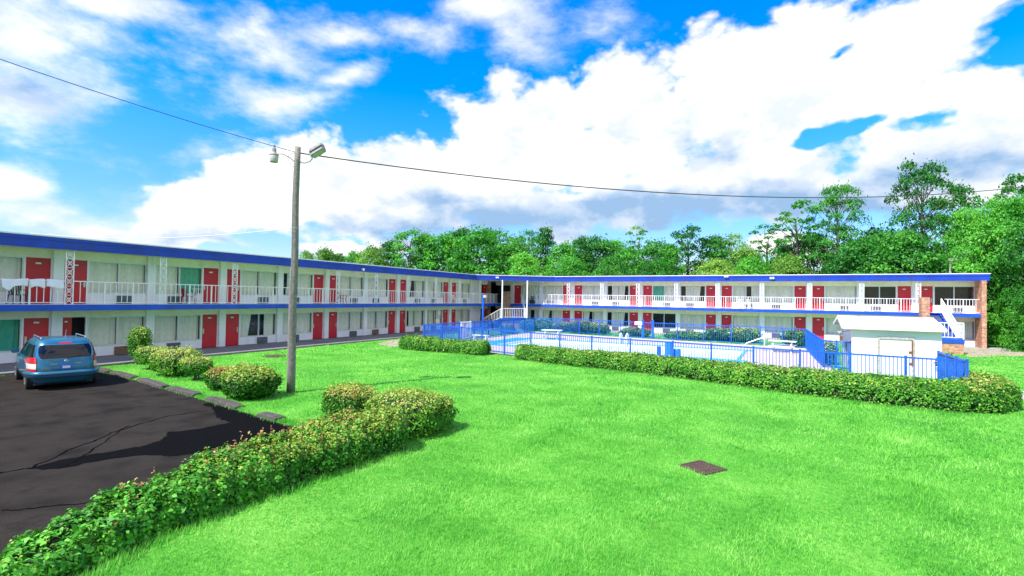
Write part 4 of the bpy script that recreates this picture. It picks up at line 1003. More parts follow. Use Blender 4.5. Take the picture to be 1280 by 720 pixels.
for i, (px_, lb) in enumerate(((778,'left one of two white pool ladder tops on the far pool edge'),(787.5,'right one of two white pool ladder tops on the far pool edge'))):
    p = ground(px_, 430); mb = MB(); p = Vector((p.x, PY1+.25, .05)); mb.tube([(p.x,p.y-.45,-.2),(p.x,p.y-.42,.55),(p.x,p.y-.25,.8),(p.x,p.y,.85),(p.x,p.y+.2,.75),(p.x,p.y+.25,.05)], .05, 8); top('pool_ladder', mb, RAILW, lb, 'pool ladder', 'pool ladder tops', smooth=True)
def drum(px_, py_, h, r_, label, mt):
    p = ground(px_, py_); mb = MB(); z = .05; prof = [(r_*.93,0),(r_,.03),(r_,h*.3),(r_*1.03,h*.33),(r_,h*.36),(r_,h*.64),(r_*1.03,h*.67),(r_,h*.7),(r_,h-.03),(r_*.92,h),(r_*.85,h-.02),(.01,h-.02)]
    top('drum', mb.lathe(prof, (p.x,p.y,z), 18), mt, label, 'drum', smooth=False)
drum(836, 449, .98, .21, 'bright blue plastic drum on the near pool deck behind the fence', PVC)
drum(846, 448.5, .55, .20, 'short bright blue tub next to the taller blue drum', PVC)
drum(823.5, 447, .62, .13, 'narrow dark blue canister left of the bright blue drum', FENCEB)
# yard light behind the roof
p = at_v(1188, 345, 60); yl = empty('yard_light', (p.x, p.y, 0), 'grey yard light on a post rising behind the right end of the roof', 'light post')
mb = MB(); mb.tube([(p.x,p.y,0),(p.x,p.y,7.6)], .09, 10); mb.build('post', GALV, yl)
mb = MB(); mb.box(p.x-.15,p.x+.62,p.y-.2,p.y+.2,7.45,7.72); mb.build('lamp_head', GALV, yl, bevel=.04)

# ------------------------------------------------------------------ vegetation
LEAF_T = [leaf_mat('tree_leaves_deep', [(.005,.045,.006),(.02,.16,.015),(.07,.34,.03),(.22,.56,.055)], clump=.3, na=1.2),
          leaf_mat('tree_leaves_mid', [(.015,.12,.01),(.055,.31,.022),(.13,.48,.04),(.30,.66,.08)], clump=.3, na=1.2),
          leaf_mat('tree_leaves_olive', [(.03,.11,.012),(.10,.27,.03),(.21,.42,.05),(.38,.58,.10)], clump=.3, na=1.2)]
HEDGE_G = leaf_mat('hedge_leaves', [(.008,.045,.004),(.03,.17,.009),(.11,.36,.022),(.32,.58,.07)], clump=2.2, trans=.18)
HEDGE_Y = leaf_mat('hedge_sunlit_new_growth', [(.12,.26,.02),(.29,.43,.05),(.48,.57,.12),(.68,.68,.26)], clump=2., trans=.2)  # yellow of new growth, also paints sunlight onto the clipped tops
HEDGE_R = leaf_mat('hedge_red_tips', [(.38,.14,.05),(.56,.26,.09),(.64,.40,.14),(.64,.50,.19)], clump=2.)
IVY = leaf_mat('ivy_leaves', [(.012,.09,.006),(.05,.28,.014),(.16,.50,.04),(.42,.70,.11)], clump=2., spec=.35, trans=.2)
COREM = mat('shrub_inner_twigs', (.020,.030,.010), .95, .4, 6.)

def noise3(P, s, seed):
    r = np.random.default_rng(seed); out = 0
    for k in range(5):
        f = r.normal(size=3)*s*(1+.5*k); out = out+np.sin(P@f+r.uniform(0,6.28))/(1+.5*k)
    return out/2.5
def pick_mats(P, zrel, rg, yel, red, nz):
    """0 green, 1 yellow new growth and sunlit tops, 2 reddish tips - growth and painted sunlight sit on the clipped top"""
    mi = np.zeros(len(P)); q = rg.uniform(size=len(P)); k = np.clip((zrel-.55)/.4, 0, 1)
    mi[q < yel*(k*1.5+.03)*(1+.7*nz)] = 1; mi[q > 1-1.3*red*k*(1+1.2*nz)] = 2
    return mi
def shrub(name, loc, rx, ry, h, z0, label, p=3.2, leaf=.05, dens=900, yel=.6, red=.05, group=None, rz=0, lump=.11, cat='shrub', trunk=True, leafmat=None, seed=None, droop=0):
    seed = seed if seed is not None else rnd.randrange(9999); rg = np.random.default_rng(seed)
    t = empty(name, loc, label, cat, group, rz)
    hz = (h-z0)/2; n = int(dens*(rx*ry*math.pi+ (rx+ry)*math.pi*hz*2*.8))
    d = rg.normal(size=(n,3)); d /= np.linalg.norm(d, axis=1, keepdims=True)
    def surf(d, f=1.):
        r = (np.abs(d)**p).sum(1)**(-1/p); q = d*r[:,None]
        q = q*(1+lump*noise3(d, 3.0, seed+1))[:,None]*f
        return q*np.array([rx,ry,hz])+np.array([0,0,z0+hz])
    P = surf(d, 1.); depth = rg.exponential(.05, n); spr = rg.uniform(size=n) < .07; depth[spr] = -rg.uniform(.02, .11, spr.sum())*min(1., h); Nn = np.sign(d)*np.abs(d)**(p-1)/np.array([rx,ry,hz])
    Nn /= np.linalg.norm(Nn, axis=1, keepdims=True); P = P - Nn*(depth*1.2-.03)[:,None]
    nz = noise3(P, 3.5, seed+2); zr = (P[:,2]-z0)/(h-z0)
    hol = noise3(P, 9./max(.6, h), seed+7)+.5*noise3(P, 16., seed+8); kp = (hol > -.55) | (rg.uniform(size=n) < .30) | (zr > .9)
    V = leaf_hex(P, Nn*.7+rg.normal(size=(n,3))*.6+np.array([0,0,.25]), leaf*rg.uniform(.75,1.25,n), rg, droop=droop)
    lm = leafmat or HEDGE_G; mi_ = pick_mats(P, zr, rg, yel, red, nz)
    me = quads_mesh('foliage', V.reshape(-1,6,3)[kp].reshape(-1,3), [lm, HEDGE_Y, HEDGE_R], mi_[kp], k=6); inst('foliage', me, t, (0,0,0))
    mb = MB(); nu, nv = 16, 9; dd = np.array([[math.sin(math.pi*j/nv)*math.cos(2*math.pi*i/nu), math.sin(math.pi*j/nv)*math.sin(2*math.pi*i/nu), -math.cos(math.pi*j/nv)] for j in range(nv+1) for i in range(nu)])
    Q = surf(dd, .84); mb.add([tuple(q) for q in Q], [(j*nu+i, j*nu+(i+1)%nu, (j+1)*nu+(i+1)%nu, (j+1)*nu+i) for j in range(nv) for i in range(nu)])
    inst('twig_mass', mb.mesh('twig_mass', COREM, recalc=False), t, (0,0,0))
    if trunk:
        mb = MB()
        for k in range(3):
            a = k*2.1+seed; mb.tube([(.10*math.cos(a),.10*math.sin(a),-.03),(.08*math.cos(a+.6),.08*math.sin(a+.6),z0*.5+.1),(.3*rx*math.cos(a),.3*ry*math.sin(a),z0+hz*.6)], [.035,.03,.015], 6)
        inst('stem', mb.mesh('stem', TWIG), t, (0,0,0))
    return t
def hedge(name, label, pts, width, height, leaf, dens, yel, red, seed, cat='hedge', p=3.5, group=None, ivy=None, lump=.06):
    """clipped hedge along pts [(x,y)]; width and height are lists along it; ivy = [(fraction, amount)]"""
    rg = np.random.default_rng(seed); t = empty(name, (pts[0][0], pts[0][1], 0), label, cat, group)
    A = np.array(pts, float); seg = np.linalg.norm(np.diff(A, axis=0), axis=1); cs = np.r_[0, np.cumsum(seg)]; Ln = cs[-1]
    ws = np.array(width, float); hs_ = np.array(height, float); kk = np.linspace(0, Ln, len(ws))
    W = lambda s: np.interp(s, kk, ws); H_ = lambda s: np.interp(s, kk, hs_)
    def at(s, phi, shrink=1.):
        s = np.clip(s, 0, Ln); x = np.interp(s, cs, A[:,0]); y = np.interp(s, cs, A[:,1]); i = np.clip(np.searchsorted(cs, s, side='right')-1, 0, len(seg)-1)
        Tv = np.diff(A, axis=0)/seg[:,None]; Tn = np.r_[Tv[:1], (Tv[:-1]+Tv[1:])/2, Tv[-1:]]; T = np.stack([np.interp(s, cs, Tn[:,0]), np.interp(s, cs, Tn[:,1])], 1); T /= np.linalg.norm(T, axis=1, keepdims=True); Nx = np.stack([T[:,1], -T[:,0]], 1)
        e = np.minimum(s, Ln-s)/(W(s)*.35+1e-6); cap = np.clip(1-(1-np.clip(e,0,1))**2, 0, 1)**.4
        c, sn = np.cos(phi), np.sin(phi); q = 2/p
        cx = np.sign(c)*np.abs(c)**q; cz = np.abs(sn)**q
        P = np.stack([x, y, np.zeros_like(x)], 1); o = cx*W(s)/2*cap*shrink; z = cz*H_(s)*(.72+.28*cap)*shrink
        P[:,0] += Nx[:,0]*o; P[:,1] += Nx[:,1]*o; P[:,2] = z
        N_ = np.stack([Nx[:,0]*np.sign(c)*np.abs(c)**(2-q), Nx[:,1]*np.sign(c)*np.abs(c)**(2-q), np.abs(sn)**(2-q)*1.1+.05], 1)
        N_[:,:2] += T*((1-cap)*np.where(s > Ln/2, 1, -1)*1.5)[:,None]; N_ /= np.linalg.norm(N_, axis=1, keepdims=True)
        L_ = lump*noise3(P, 2.2, seed+1)*1.0 + lump*.6*noise3(P, 6., seed+5)
        return P + N_*L_[:,None]*np.minimum(1, P[:,2:3]*4), N_, cap
    area = Ln*(ws.mean()+2*hs_.mean()) + 2*ws.mean()*hs_.mean(); n = int(area*dens)
    s = rg.uniform(0, Ln, n); u = rg.uniform(0, 1, n); hm, wm = hs_.mean(), ws.mean(); f1 = hm/(2*hm+wm)
    # equal shares for side, top, side
    phi = np.where(u < f1, u/f1*math.pi*.25, np.where(u < 1-f1, math.pi*(.25+.5*(u-f1)/(1-2*f1)), math.pi*(.75+.25*(u-1+f1)/f1)))
    ne = int(n*wm*hm*1.5/area); ue = 1-np.sqrt(1-rg.uniform(0,1,ne)**2.5); s[:ne] = ue*wm*.35; s[ne:2*ne] = Ln-ue*wm*.35; phi[:2*ne] = np.arcsin(np.clip(rg.uniform(.02,1,2*ne),0,1)); phi[:2*ne] = np.where(rg.uniform(size=2*ne)<.5, phi[:2*ne], math.pi-phi[:2*ne])
    P, N_, cap = at(s, phi); ends = np.minimum(s, Ln-s) < wm*.12
    P[ends, :2] = P[ends, :2]*1.0
    zr = P[:,2]/H_(s); nz = noise3(P, 2.0, seed+2)
    dp = rg.exponential(.055, n)-.03; spr = rg.uniform(size=n) < .07; dp[spr] = -rg.uniform(.02, .12, spr.sum()); P = P - N_*dp[:,None]; P[:,2] = np.maximum(P[:,2], .015)
    mi = pick_mats(P, zr, rg, yel, red, nz); sz = np.full(n, leaf)
    mats = [HEDGE_G, HEDGE_Y, HEDGE_R, IVY]
    if ivy:
        am = np.interp(s/Ln, [a for a,_ in ivy], [b for _,b in ivy]) + .25*nz*0.6
        iv = rg.uniform(size=n) < am; mi[iv & ((mi != 2) | (rg.uniform(size=n) < .75))] = 3; sz = np.where(mi == 3, leaf*1.55, leaf)
    hol = noise3(P, 4.5, seed+7)+.5*noise3(P, 11., seed+8); kp = (hol > -.55) | (rg.uniform(size=n) < .28) | (zr > .88)
    P = P-np.array([pts[0][0], pts[0][1], 0])
    V = leaf_hex(P, N_*1.0+rg.normal(size=(n,3))*.5+np.array([0,0,.15]), sz*rg.uniform(.75,1.25,n), rg, aspect=.66)
    inst('foliage', quads_mesh('foliage', V.reshape(-1,6,3)[kp].reshape(-1,3), mats, mi[kp], k=6), t, (0,0,0))
    mb = MB(); ns, nf = int(Ln/.4)+3, 9; ss = np.linspace(.16, Ln-.16, ns); S, F = np.meshgrid(ss, np.linspace(0.02, math.pi-.02, nf), indexing='ij')
    Q, _, _ = at(S.ravel(), F.ravel(), .82); Q -= np.array([pts[0][0], pts[0][1], 0])
    mb.add([tuple(q) for q in Q], [(i*nf+j, (i+1)*nf+j, (i+1)*nf+j+1, i*nf+j+1) for i in range(ns-1) for j in range(nf-1)]+[tuple(range(nf)), tuple((ns-1)*nf+j for j in range(nf))])
    inst('twig_mass', mb.mesh('twig_mass', COREM, recalc=False), t, (0,0,0))
    return t, at, Ln
def soil_strip(pts, wd):
    a = [Vector((x,y)) for x,y in pts]; l, r_ = [], []; rr = random.Random(2)
    for i, p in enumerate(a):
        d = (a[min(i+1,len(a)-1)]-a[max(i-1,0)]).normalized(); nn = Vector((d.y,-d.x)); l.append(p+nn*wd*rr.uniform(.45,.58)); r_.append(p-nn*wd*rr.uniform(.45,.58))
    sheet('soil', [tuple(q) for q in l+r_[::-1]], .0095, SOIL)

# foreground hedge along the car park
HP = [(-7.80,2.35),(-7.92,2.9),(-8.2,3.6),(-8.3,4.7),(-8.28,5.8),(-8.25,6.9),(-8.1,8.0),(-7.95,9.15)]
soil_strip(HP, 1.12)
t_, hat, hln = hedge('hedge', 'long overgrown foreground hedge between car park and lawn, leafy ivy at its near end', HP, [.80,1.0,1.2,1.2,1.3,1.2,1.3,1.3], [.24,.34,.46,.64,.66,.78,.76,.86], .043, 4200, .85, .07, 21, ivy=[(0,.95),(.3,.85),(.42,.45),(.6,.18),(1,.08)], lump=.13)
# thin upright shoots with reddish leaves on its car park side
rg = np.random.default_rng(8); mb = MB(); LP, LN = [], []
for i in range(46):
    s = rg.uniform(.25, .98)*hln; p, nn, _ = hat(np.array([s]), np.array([rg.uniform(1.5, 2.7)])); p = Vector(p[0])-Vector((*HP[0],0)); hgt = rg.uniform(.08,.26); dv = Vector((rg.normal()*.25, rg.normal()*.25, 1)).normalized()
    e = p+dv*hgt; mb.tube([p-dv*.1, p+dv*hgt*.5, e], [.004,.003,.002], 4)
    for k in range(5): q = p.lerp(e, .4+.6*k/4); LP.append(q+Vector(rg.normal(size=3)*.02)); LN.append(rg.normal(size=3)+np.array([0,0,.6]))
q_ = inst('shoot_twigs', mb.mesh('shoot_twigs', TWIG), t_, (0,0,0)); q_['kind'] = 'stuff'
inst('shoot_leaves', quads_mesh('shoot_leaves', leaf_quads(np.array(LP), np.array(LN), .055, rg), [HEDGE_R]), t_, (0,0,0))

def gp(px, py): v = ground(px, py); return (v.x, v.y, 0)
shrub('shrub', (-8.45,10.35,0), .98, .85, .90, .04, 'large box-clipped shrub at the far end of the foreground hedge', p=4.5, dens=2200, yel=.55, red=.06, leaf=.05, seed=31)
shrub('shrub', (-10.75,10.5,0), .62, .56, .86, .05, 'drum-shaped clipped shrub with a rusty top standing just left of the box-clipped shrub', p=4, dens=2000, yel=.6, red=.14, leaf=.05, seed=32)
shrub('shrub', (-15.6,10.8,0), .84, .75, .98, .05, 'broad rounded yellow-green shrub beside the wooden pole base', p=2.7, dens=1500, yel=.85, red=.02, leaf=.065, seed=33)
shrub('shrub', (-17.75,11.15,0), .46, .45, .76, .05, 'reddish-topped shrub against the left side of the broad rounded shrub', p=2.6, dens=1300, yel=.6, red=.35, leaf=.06, seed=34)
shrub('shrub', (-18.7,12.6,0), .42, .4, .66, .10, 'small low shrub peeping out behind the reddish-topped shrub', p=2.4, dens=1100, yel=.8, red=.05, leaf=.06, seed=35)
shrub('shrub', (-20.45,11.85,0), .58, .5, .88, .30, 'small yellow-green shrub on a bare stem like a little tree', p=2.5, dens=1200, yel=.9, red=.02, leaf=.06, seed=36, cat='shrub')
shrub('shrub', (-22.3,12.1,0), .92, .75, 1.05, .10, 'wide flat-topped clipped shrub near the motel walkway', p=3.4, dens=1200, yel=.55, red=.03, leaf=.06, seed=37)
shrub('shrub', (-24.9,12.45,0), .62, .55, .98, .28, 'shrub on a short stem behind the wide flat-topped shrub', p=3.0, dens=1100, yel=.65, red=.02, leaf=.06, seed=38)
shrub('shrub', (-27.0,12.95,0), .42, .40, 1.72, .38, 'tall pale column-shaped shrub against the motel column', p=2.8, dens=1300, yel=.45, red=.0, leaf=.07, seed=39, lump=.14)
# hedges in front of the pool
hedge('hedge', 'short bushy hedge in front of the left end of the pool fence', [(-22.2,26.2),(-19.5,26.1),(-15.6,26.05)], [1.15,1.2,1.2], [.86,.74,.80], .075, 800, .14, .0, 22, lump=.11)
LHP = [(-13.3,25.75),(-9,24.75),(-5.9,24.45),(-2.2,23.35),(.6,22.35),(2.9,21.75),(5.3,21.62)]
soil_strip(LHP, 1.12)
hedge('hedge', 'long clipped hedge in front of the blue pool fence', LHP, [1.05,1.1,1.15,1.15,1.2,1.25,1.3], [.78,.80,.82,.84,.86,.90,.92], .066, 950, .12, .02, 23, lump=.05)
hedge('hedge', 'end of the hedge wrapping round the right corner of the pool fence', [(4.7,21.68),(5.6,21.95),(6.15,22.75),(6.4,24.0),(6.4,25.8)], [1.3,1.4,1.45,1.4,1.3], [.92,.94,.94,.92,.85], .066, 950, .24, .05, 24, lump=.08)
# shrubs in front of the far wing
for (px, py, v, rx, h, lb, yl_) in (
    (634,417,43.3,.85,.95,'low dark shrub behind the left pool fence, seen through its bars',.05),(660,414,48.9,1.0,1.35,'round dark shrub just left of the blue fence corner under the corner stair',.05),
    (679,413,49.3,1.1,1.45,'dark rounded shrub right of the blue fence corner, first in its row',.08),
    (703,415,49.2,1.15,1.2,'pale leafy shrub behind the left white pool table',.6),(727,417,48.5,1.4,1.45,'greyish shrub between the pale shrub and the brownish one',.25),(748,418,48.3,1.2,1.3,'brownish shrub in front of the second upstairs lattice post from the corner',.5),
    (793,422,47.6,1.5,.95,'low spreading shrub just left of the blue gate posts',.25),(858,427,47.4,1.9,.85,'long low shrub to the right of the blue gate posts',.2),
    (899,429,47.2,1.25,1.35,'mid green shrub before the pair of ground floor red doors',.25),(929,430,47.0,1.45,1.50,'brown-tinged bushy shrub just above the sloping white handrail',.5),
    (996,437,45.2,1.15,1.45,'rounded dark shrub behind the right white pool table',.08)):
    p = at_v(px, py, v); shrub('shrub', (p.x, v, 0), rx*.92, rx*.72, h*.84, .02, lb, p=2.5, dens=330, yel=yl_, red=.12 if 'brown' in lb else .0, leaf=.11, cat='shrub', trunk=False, group='shrubs in front of the far wing', lump=.14)
p = (2.25, 33.5, .0); shrub('shrub', p, .35, .5, 1.25, .05, 'tall weedy plant growing against the blue side fence left of the shed', p=2.2, dens=420, yel=.8, red=0, leaf=.10, lump=.2)
shrub('shrub', (6.2,28.2,0), .30, .32, 1.35, .3, 'pale weedy bush at the right front corner of the white shed', p=2.2, dens=380, yel=.8, red=0, leaf=.10, lump=.25)

# ------------------------------------------------------------------ trees
def tree_proto(kind, seed, h, cr, base, nclump, nleaf, leaf, rcl, prof, limbs=10, open_=0.):
    """meshes of one tree: trunk with limbs, and a crown of leaf clumps filling an uneven envelope"""
    r = np.random.default_rng(seed); mb = MB()
    lean_ = r.normal(size=2)*h*.02; tp = lambda z: Vector((lean_[0]*max(0,z/h)**1.4+.06*math.sin(z*.9+seed), lean_[1]*max(0,z/h)**1.4+.06*math.cos(z*.7+seed), z))
    zt = h*.86; zz = np.linspace(-.1, zt, 12); tr0 = h*.018+.05
    mb.tube([tp(z) for z in zz], [tr0*(1-.86*(i/11))+.012 for i in range(12)], 8)
    C = []; 
    for i in range(nclump):
        f = (i+.5)/nclump; f = f**.85; z = h*(base+(1-base)*f*.97); env = cr*prof(f)
        a = i*2.39996+r.uniform(-.5,.5); q = env*math.sqrt(r.uniform(.12,1.))
        if open_ and r.uniform() < open_*.5: q = env*1.02
        C.append((q*math.cos(a), q*math.sin(a), z+r.normal()*h*.015, q/max(env,.01)))
    C = np.array(C)
    for i in range(len(C)):
        if math.hypot(C[i,0]-tp(C[i,2]).x, C[i,1]-tp(C[i,2]).y) < tr0*2+.15: continue
        if i % max(1, len(C)//(limbs*2)) == 0 or open_:
            z0 = max(h*base*.7, C[i,2]-h*r.uniform(.08,.2)); z0 = min(z0, zt*.9); a = tp(z0); b = Vector(C[i,:3]); mid = a.lerp(b,.55)+Vector((0,0,-.03*h*r.uniform(0,1)))
            mb.tube([a, mid, b], [tr0*.30*(1-.6*z0/h), tr0*.2*(1-.5*z0/h), .015], 5, cap=False)
    trunk = mb.mesh('trunk', BARK, smooth=True)
    per = np.maximum(6, (nleaf/nclump*r.uniform(.5,1.5,nclump))).astype(int); P, Nn = [], []
    for i in range(nclump):
        k = per[i]; d = r.normal(size=(k,3)); d /= np.linalg.norm(d, axis=1, keepdims=True); d[:,2] = np.abs(d[:,2])*.9-.25*(r.uniform(size=k)<.3)
        rad = rcl*r.uniform(.7,1.3)*(r.uniform(.55,1.05,k)**.6)[:,None]; q = d*rad*np.array([1.15,1.15,.72])+C[i,:3]
        P.append(q+r.normal(size=(k,3))*rcl*.12); out_ = C[i,:3]-np.array([0,0,C[i,2]]); Nn.append(d*.9+out_/(cr+.01)*.5+np.array([0,0,.55])+r.normal(size=(k,3))*.45)
    P = np.concatenate(P); Nn = np.concatenate(Nn); ns_ = int(len(P)*.22)      # stray sprigs break the outline
    sel = r.choice(len(P), ns_); P = np.r_[P, P[sel]+r.normal(size=(ns_,3))*rcl*.36]; Nn = np.r_[Nn, r.normal(size=(ns_,3))+[0,0,.5]]
    P[:,2] = np.maximum(P[:,2], .05)
    V = leaf_quads(P, Nn, leaf*(1+.35*r.uniform(-1,1,len(P))), r, aspect=.68, droop=.25)
    return trunk, V
rnd_prof = lambda f: math.sin(math.pi*min(1,max(0,f*.86+.12)))**.7
oval = lambda f: math.sin(math.pi*min(1,max(0,f*.9+.06)))**.8
cone = lambda f: (1-f)**.75*.95+.08
bushy = lambda f: (1-f**2.2)**.6
openp = lambda f: .35+.75*math.sin(math.pi*min(1,f*.8+.12))*(.75+.25*math.sin(f*17))
PROTO = {}
def proto(key, mi, *a, **k):
    tr, V = tree_proto(key, *a, **k); PROTO[key] = (tr, {}, V, float(np.percentile(V[:,2], 99.7)))
def crown(key, mi):
    tr, d, V, h = PROTO[key]
    if mi not in d: d[mi] = quads_mesh('crown', V, [LEAF_T[mi]])
    return d[mi]
proto('round', 1, 3, 13., 4.3, .18, 70, 8500, .32, 1.25, rnd_prof)
proto('round2', 0, 8, 13., 4.6, .15, 64, 8000, .33, 1.35, rnd_prof)
proto('oval', 0, 5, 14., 3.2, .15, 60, 7000, .30, 1.1, oval)
proto('cone', 0, 6, 14., 2.6, .12, 60, 5200, .28, .85, cone)
proto('open', 0, 7, 15., 3.3, .28, 44, 3800, .28, .85, openp, open_=.5)
proto('spindly', 2, 9, 15., 2.2, .42, 24, 1300, .25, .6, openp, open_=.8)
proto('bush', 1, 10, 11., 5.0, .02, 110, 15000, .24, 1.15, bushy)
proto('big_open', 0, 12, 19., 5.6, .26, 64, 11000, .26, 1.05, lambda f: .30+.72*math.sin(math.pi*min(1,f*.82+.14))*(.8+.2*math.sin(f*19)), limbs=20, open_=.6)
proto('big_dense', 1, 13, 17., 6.4, .05, 130, 22000, .28, 1.4, lambda f: rnd_prof(f)*.95+.12, limbs=14)
first = {}
def tree(kind, mi, px, ytop, v, label, wide=1., group='trees behind the motel', name='tree', ybase=None):
    p = at_v(px, ytop, v); h = p.z; tr, d, V, h0 = PROTO[kind]; s = h/h0
    t = empty(name, (p.x, v, 0), label, 'tree', group, rnd.uniform(0, 6.28)); sc = (s*wide, s*wide, s); t.scale = sc
    inst('trunk', tr, t, (0,0,0)); inst('crown', crown(kind, mi), t, (0,0,0))
# (kind, leaf tint, column, top row, depth, width, label)
TR = [
 ('oval',2,383,314,66,.8,'small treetop showing just right of the wooden pole above the long roof'),
 ('round',2,408,311,64,.8,'olive treetop above the long roof, second to the right of the wooden pole'),
 ('oval',0,425,317,70,.8,'low dark treetop above the long roof, third to the right of the wooden pole'),
 ('round2',1,444,314,68,.7,'low green treetop above the long roof, fourth to the right of the wooden pole'),
 ('round',2,466,308,66,.8,'yellow-green round treetop above the long roof, left of the dark tall pair'),
 ('oval',0,488,301,70,.9,'thin dark tree just left of the dark tall pair above the long roof'),
 ('open',0,513,287,68,1.0,'left tree of the dark tall pair above the long roof'),
 ('oval',0,531,292,70,.9,'right tree of the dark tall pair above the long roof'),
 ('round',1,556,293,70,1.0,'bright green round tree, left one of the two brightest above the bend of the roof'),
 ('round2',1,602,286,72,1.05,'bright green broad tree, right one of the two brightest above the bend of the roof'),
 ('oval',0,578,286,82,1.1,'dark tree standing behind and between the two brightest round trees'),
 ('open',0,622,287,84,1.0,'dark tree at the back, just right of the brightest broad tree'),
 ('round2',0,641,300,76,.9,'deep green round tree above the two roof posts of the corner stair'),
 ('open',0,660,289,86,.8,'airy dark tree at the back above the corner stair'),
 ('cone',0,682,285,80,1.0,'pointed conical tree against the small bright cloud'),
 ('round',1,655,316,68,.9,'low bright tree in front of the dark ones above the corner stair'),
 ('round',1,706,304,74,.8,'mid green tree right of the pointed conical tree'),
 ('oval',0,728,296,80,.9,'dark oval tree right of the small bright cloud'),
 ('round2',0,748,296,78,.9,'deep green broad tree above the second upstairs room of the far wing'),
 ('oval',1,768,300,80,.9,'mid green oval tree left of the thin spire-like tree'),
 ('round2',1,783,309,72,.8,'low bright round tree above the third upstairs room of the far wing'),
 ('spindly',0,797,282,84,1.1,'thin spire-like tree sticking up from the tree line above the far wing'),
 ('round2',0,818,302,80,.9,'dark round tree just right of the thin spire-like tree'),
 ('oval',1,838,306,76,.8,'mid green tree between the spire-like tree and the ragged open tree'),
 ('open',0,860,283,80,.9,'ragged open tree with bare tips above the fourth upstairs room of the far wing'),
 ('oval',0,893,295,82,1.0,'dark tree right of the ragged open tree'),
 ('open',2,914,293,84,.8,'airy olive tree behind the yellowish bush line'),
 ('round',2,932,310,76,.9,'olive round tree left of the lacy see-through tree'),
 ('spindly',0,957,280,80,1.3,'lacy see-through tree standing alone in front of the pale sky'),
 ('oval',0,978,304,74,.9,'dark oval tree at the left foot of the tall open trees'),
 ('bush',2,893,325,66,1.0,'yellowish bushy tree low above the far wing roof'),
 ('bush',1,940,322,66,.9,'bright bushy tree low above the far wing roof, right of the yellowish one'),
 ('bush',1,820,327,66,.9,'bright bushy tree low above the far wing roof, left of the yellowish one'),
 ('bush',0,765,322,66,.9,'dark bushy tree low above the far wing roof'),
 ('bush',1,715,322,66,.9,'green bushy tree low above the roof, under the dark oval tree'),
 ('bush',2,985,320,66,.9,'olive bushy tree at the foot of the tall open trees'),
 ('big_open',0,1048,231,68,.66,'tall open tree with visible limbs, left one of the two tallest at the right'),
 ('spindly',0,996,250,70,1.3,'leaning leafy tree forking off to the left of the tall open trees'),
 ('big_open',0,1152,203,66,.66,'tallest tree of the picture, open crowned, right one of the two tallest'),
 ('round2',0,1096,284,68,.75,'deep green tree filling the gap between the two tallest trees'),
 ('round2',0,1015,290,72,.8,'dark round tree below the left one of the two tallest trees'),
 ('bush',0,1075,300,64,1.0,'dark bushy tree close behind the roof, below the two tallest trees'),
 ('bush',0,1130,290,63,1.0,'bright bushy tree close behind the roof, under the tallest tree'),
 ('open',0,1196,236,72,.7,'open tree close to the right of the tallest tree'),
 ('big_dense',1,1212,262,63.5,.62,'yellow-green dense tree above the right end of the roof'),
 ('big_dense',1,1262,248,60,.8,'big dense bright tree to the right of the brick end wall'),
 ('big_open',0,1288,214,66,.7,'dark tall tree cut by the right edge of the picture'),
 ('big_dense',0,1330,240,55,.8,'dense dark tree at the far right edge of the picture'),
 ('bush',0,1246,322,61,.8,'dark bush below the big dense bright tree, beside the brick end wall'),
 ('bush',1,1268,360,55,.75,'bright bush on the grass in the far right corner'),
 ('bush',1,1240,385,62,.7,'low leafy bush at the back of the grass right of the brick end wall'),
 ('bush',0,1300,352,52,.8,'dark bush at the right edge, in front of the dense trees'),
]
for (kd, mi, px, yt, v, wd, lb) in TR: tree(kd, mi, px, yt, v, lb, wd)

# ------------------------------------------------------------------ grass blades
GRASS = leaf_mat('grass_blades', [(.02,.17,.014),(.09,.41,.04),(.22,.60,.085),(.52,.76,.23)], trans=.4, clump=.9, ri=.46, na=1.1, rough=.6, spec=.12)
def inside(poly, X, Y):
    c = np.zeros(len(X), bool); n_ = len(poly)
    for i in range(n_):
        (x0,y0),(x1,y1) = poly[i], poly[(i+1)%n_]
        cond = ((y0 > Y) != (y1 > Y)) & (X < (x1-x0)*(Y-y0)/(y1-y0+1e-12)+x0); c ^= cond
    return c
rg = np.random.default_rng(77)
def scatter(r0, r1, dens):
    # polar wedge round the standpoint, a little wider than the view
    a0, a1 = -R(57), R(57); n_ = int(dens*(r1*r1-r0*r0)*(a1-a0)/2)
    r_ = np.sqrt(rg.uniform(r0*r0, r1*r1, n_)); a = rg.uniform(a0, a1, n_)
    X = R0.x*np.sin(a)*r_ - math.sin(YAW)*np.cos(a)*r_; Y = R0.y*np.sin(a)*r_ + math.cos(YAW)*np.cos(a)*r_
    ok = ~inside(AS_POLY, X, Y) & ~(X < -27.5) & ~((Y > 51.8) & (X < 15.2))
    dk_ = [(x,y) for x,y in FR[:5]]+[(5.7,23.3),(6.6,30),(6.6,34),(1.6,43.6),(-10.5,45.1),(-17.7,47.2),(-22.4,46.75)]
    ok &= ~inside(dk_, X, Y) & ~((np.abs((X-g0.x)*math.cos(R(58))+(Y-g0.y)*math.sin(R(58))) < .24+rg.normal(size=n_)*.07) & (np.abs(-(X-g0.x)*math.sin(R(58))+(Y-g0.y)*math.cos(R(58))) < .24+rg.normal(size=n_)*.07) & ((X-g0.x) < .16+rg.normal(size=n_)*.12)) 
    for poly in ([(7.3,25.2),(30,26.5),(30,29.2),(8.0,27.9)],[(10.9,44.2),(13.0,46.6),(17.5,46.6),(16.8,50.2),(15.2,51.9),(11.2,51.9)],[(-26.9,30.4),(-25.6,27.4),(-23.6,26.6),(-22.6,27.8),(-24.6,31.2)]):
        ok &= ~inside(poly, X, Y) | (rg.uniform(size=n_) < .12)
    return X[ok], Y[ok]
VV = []
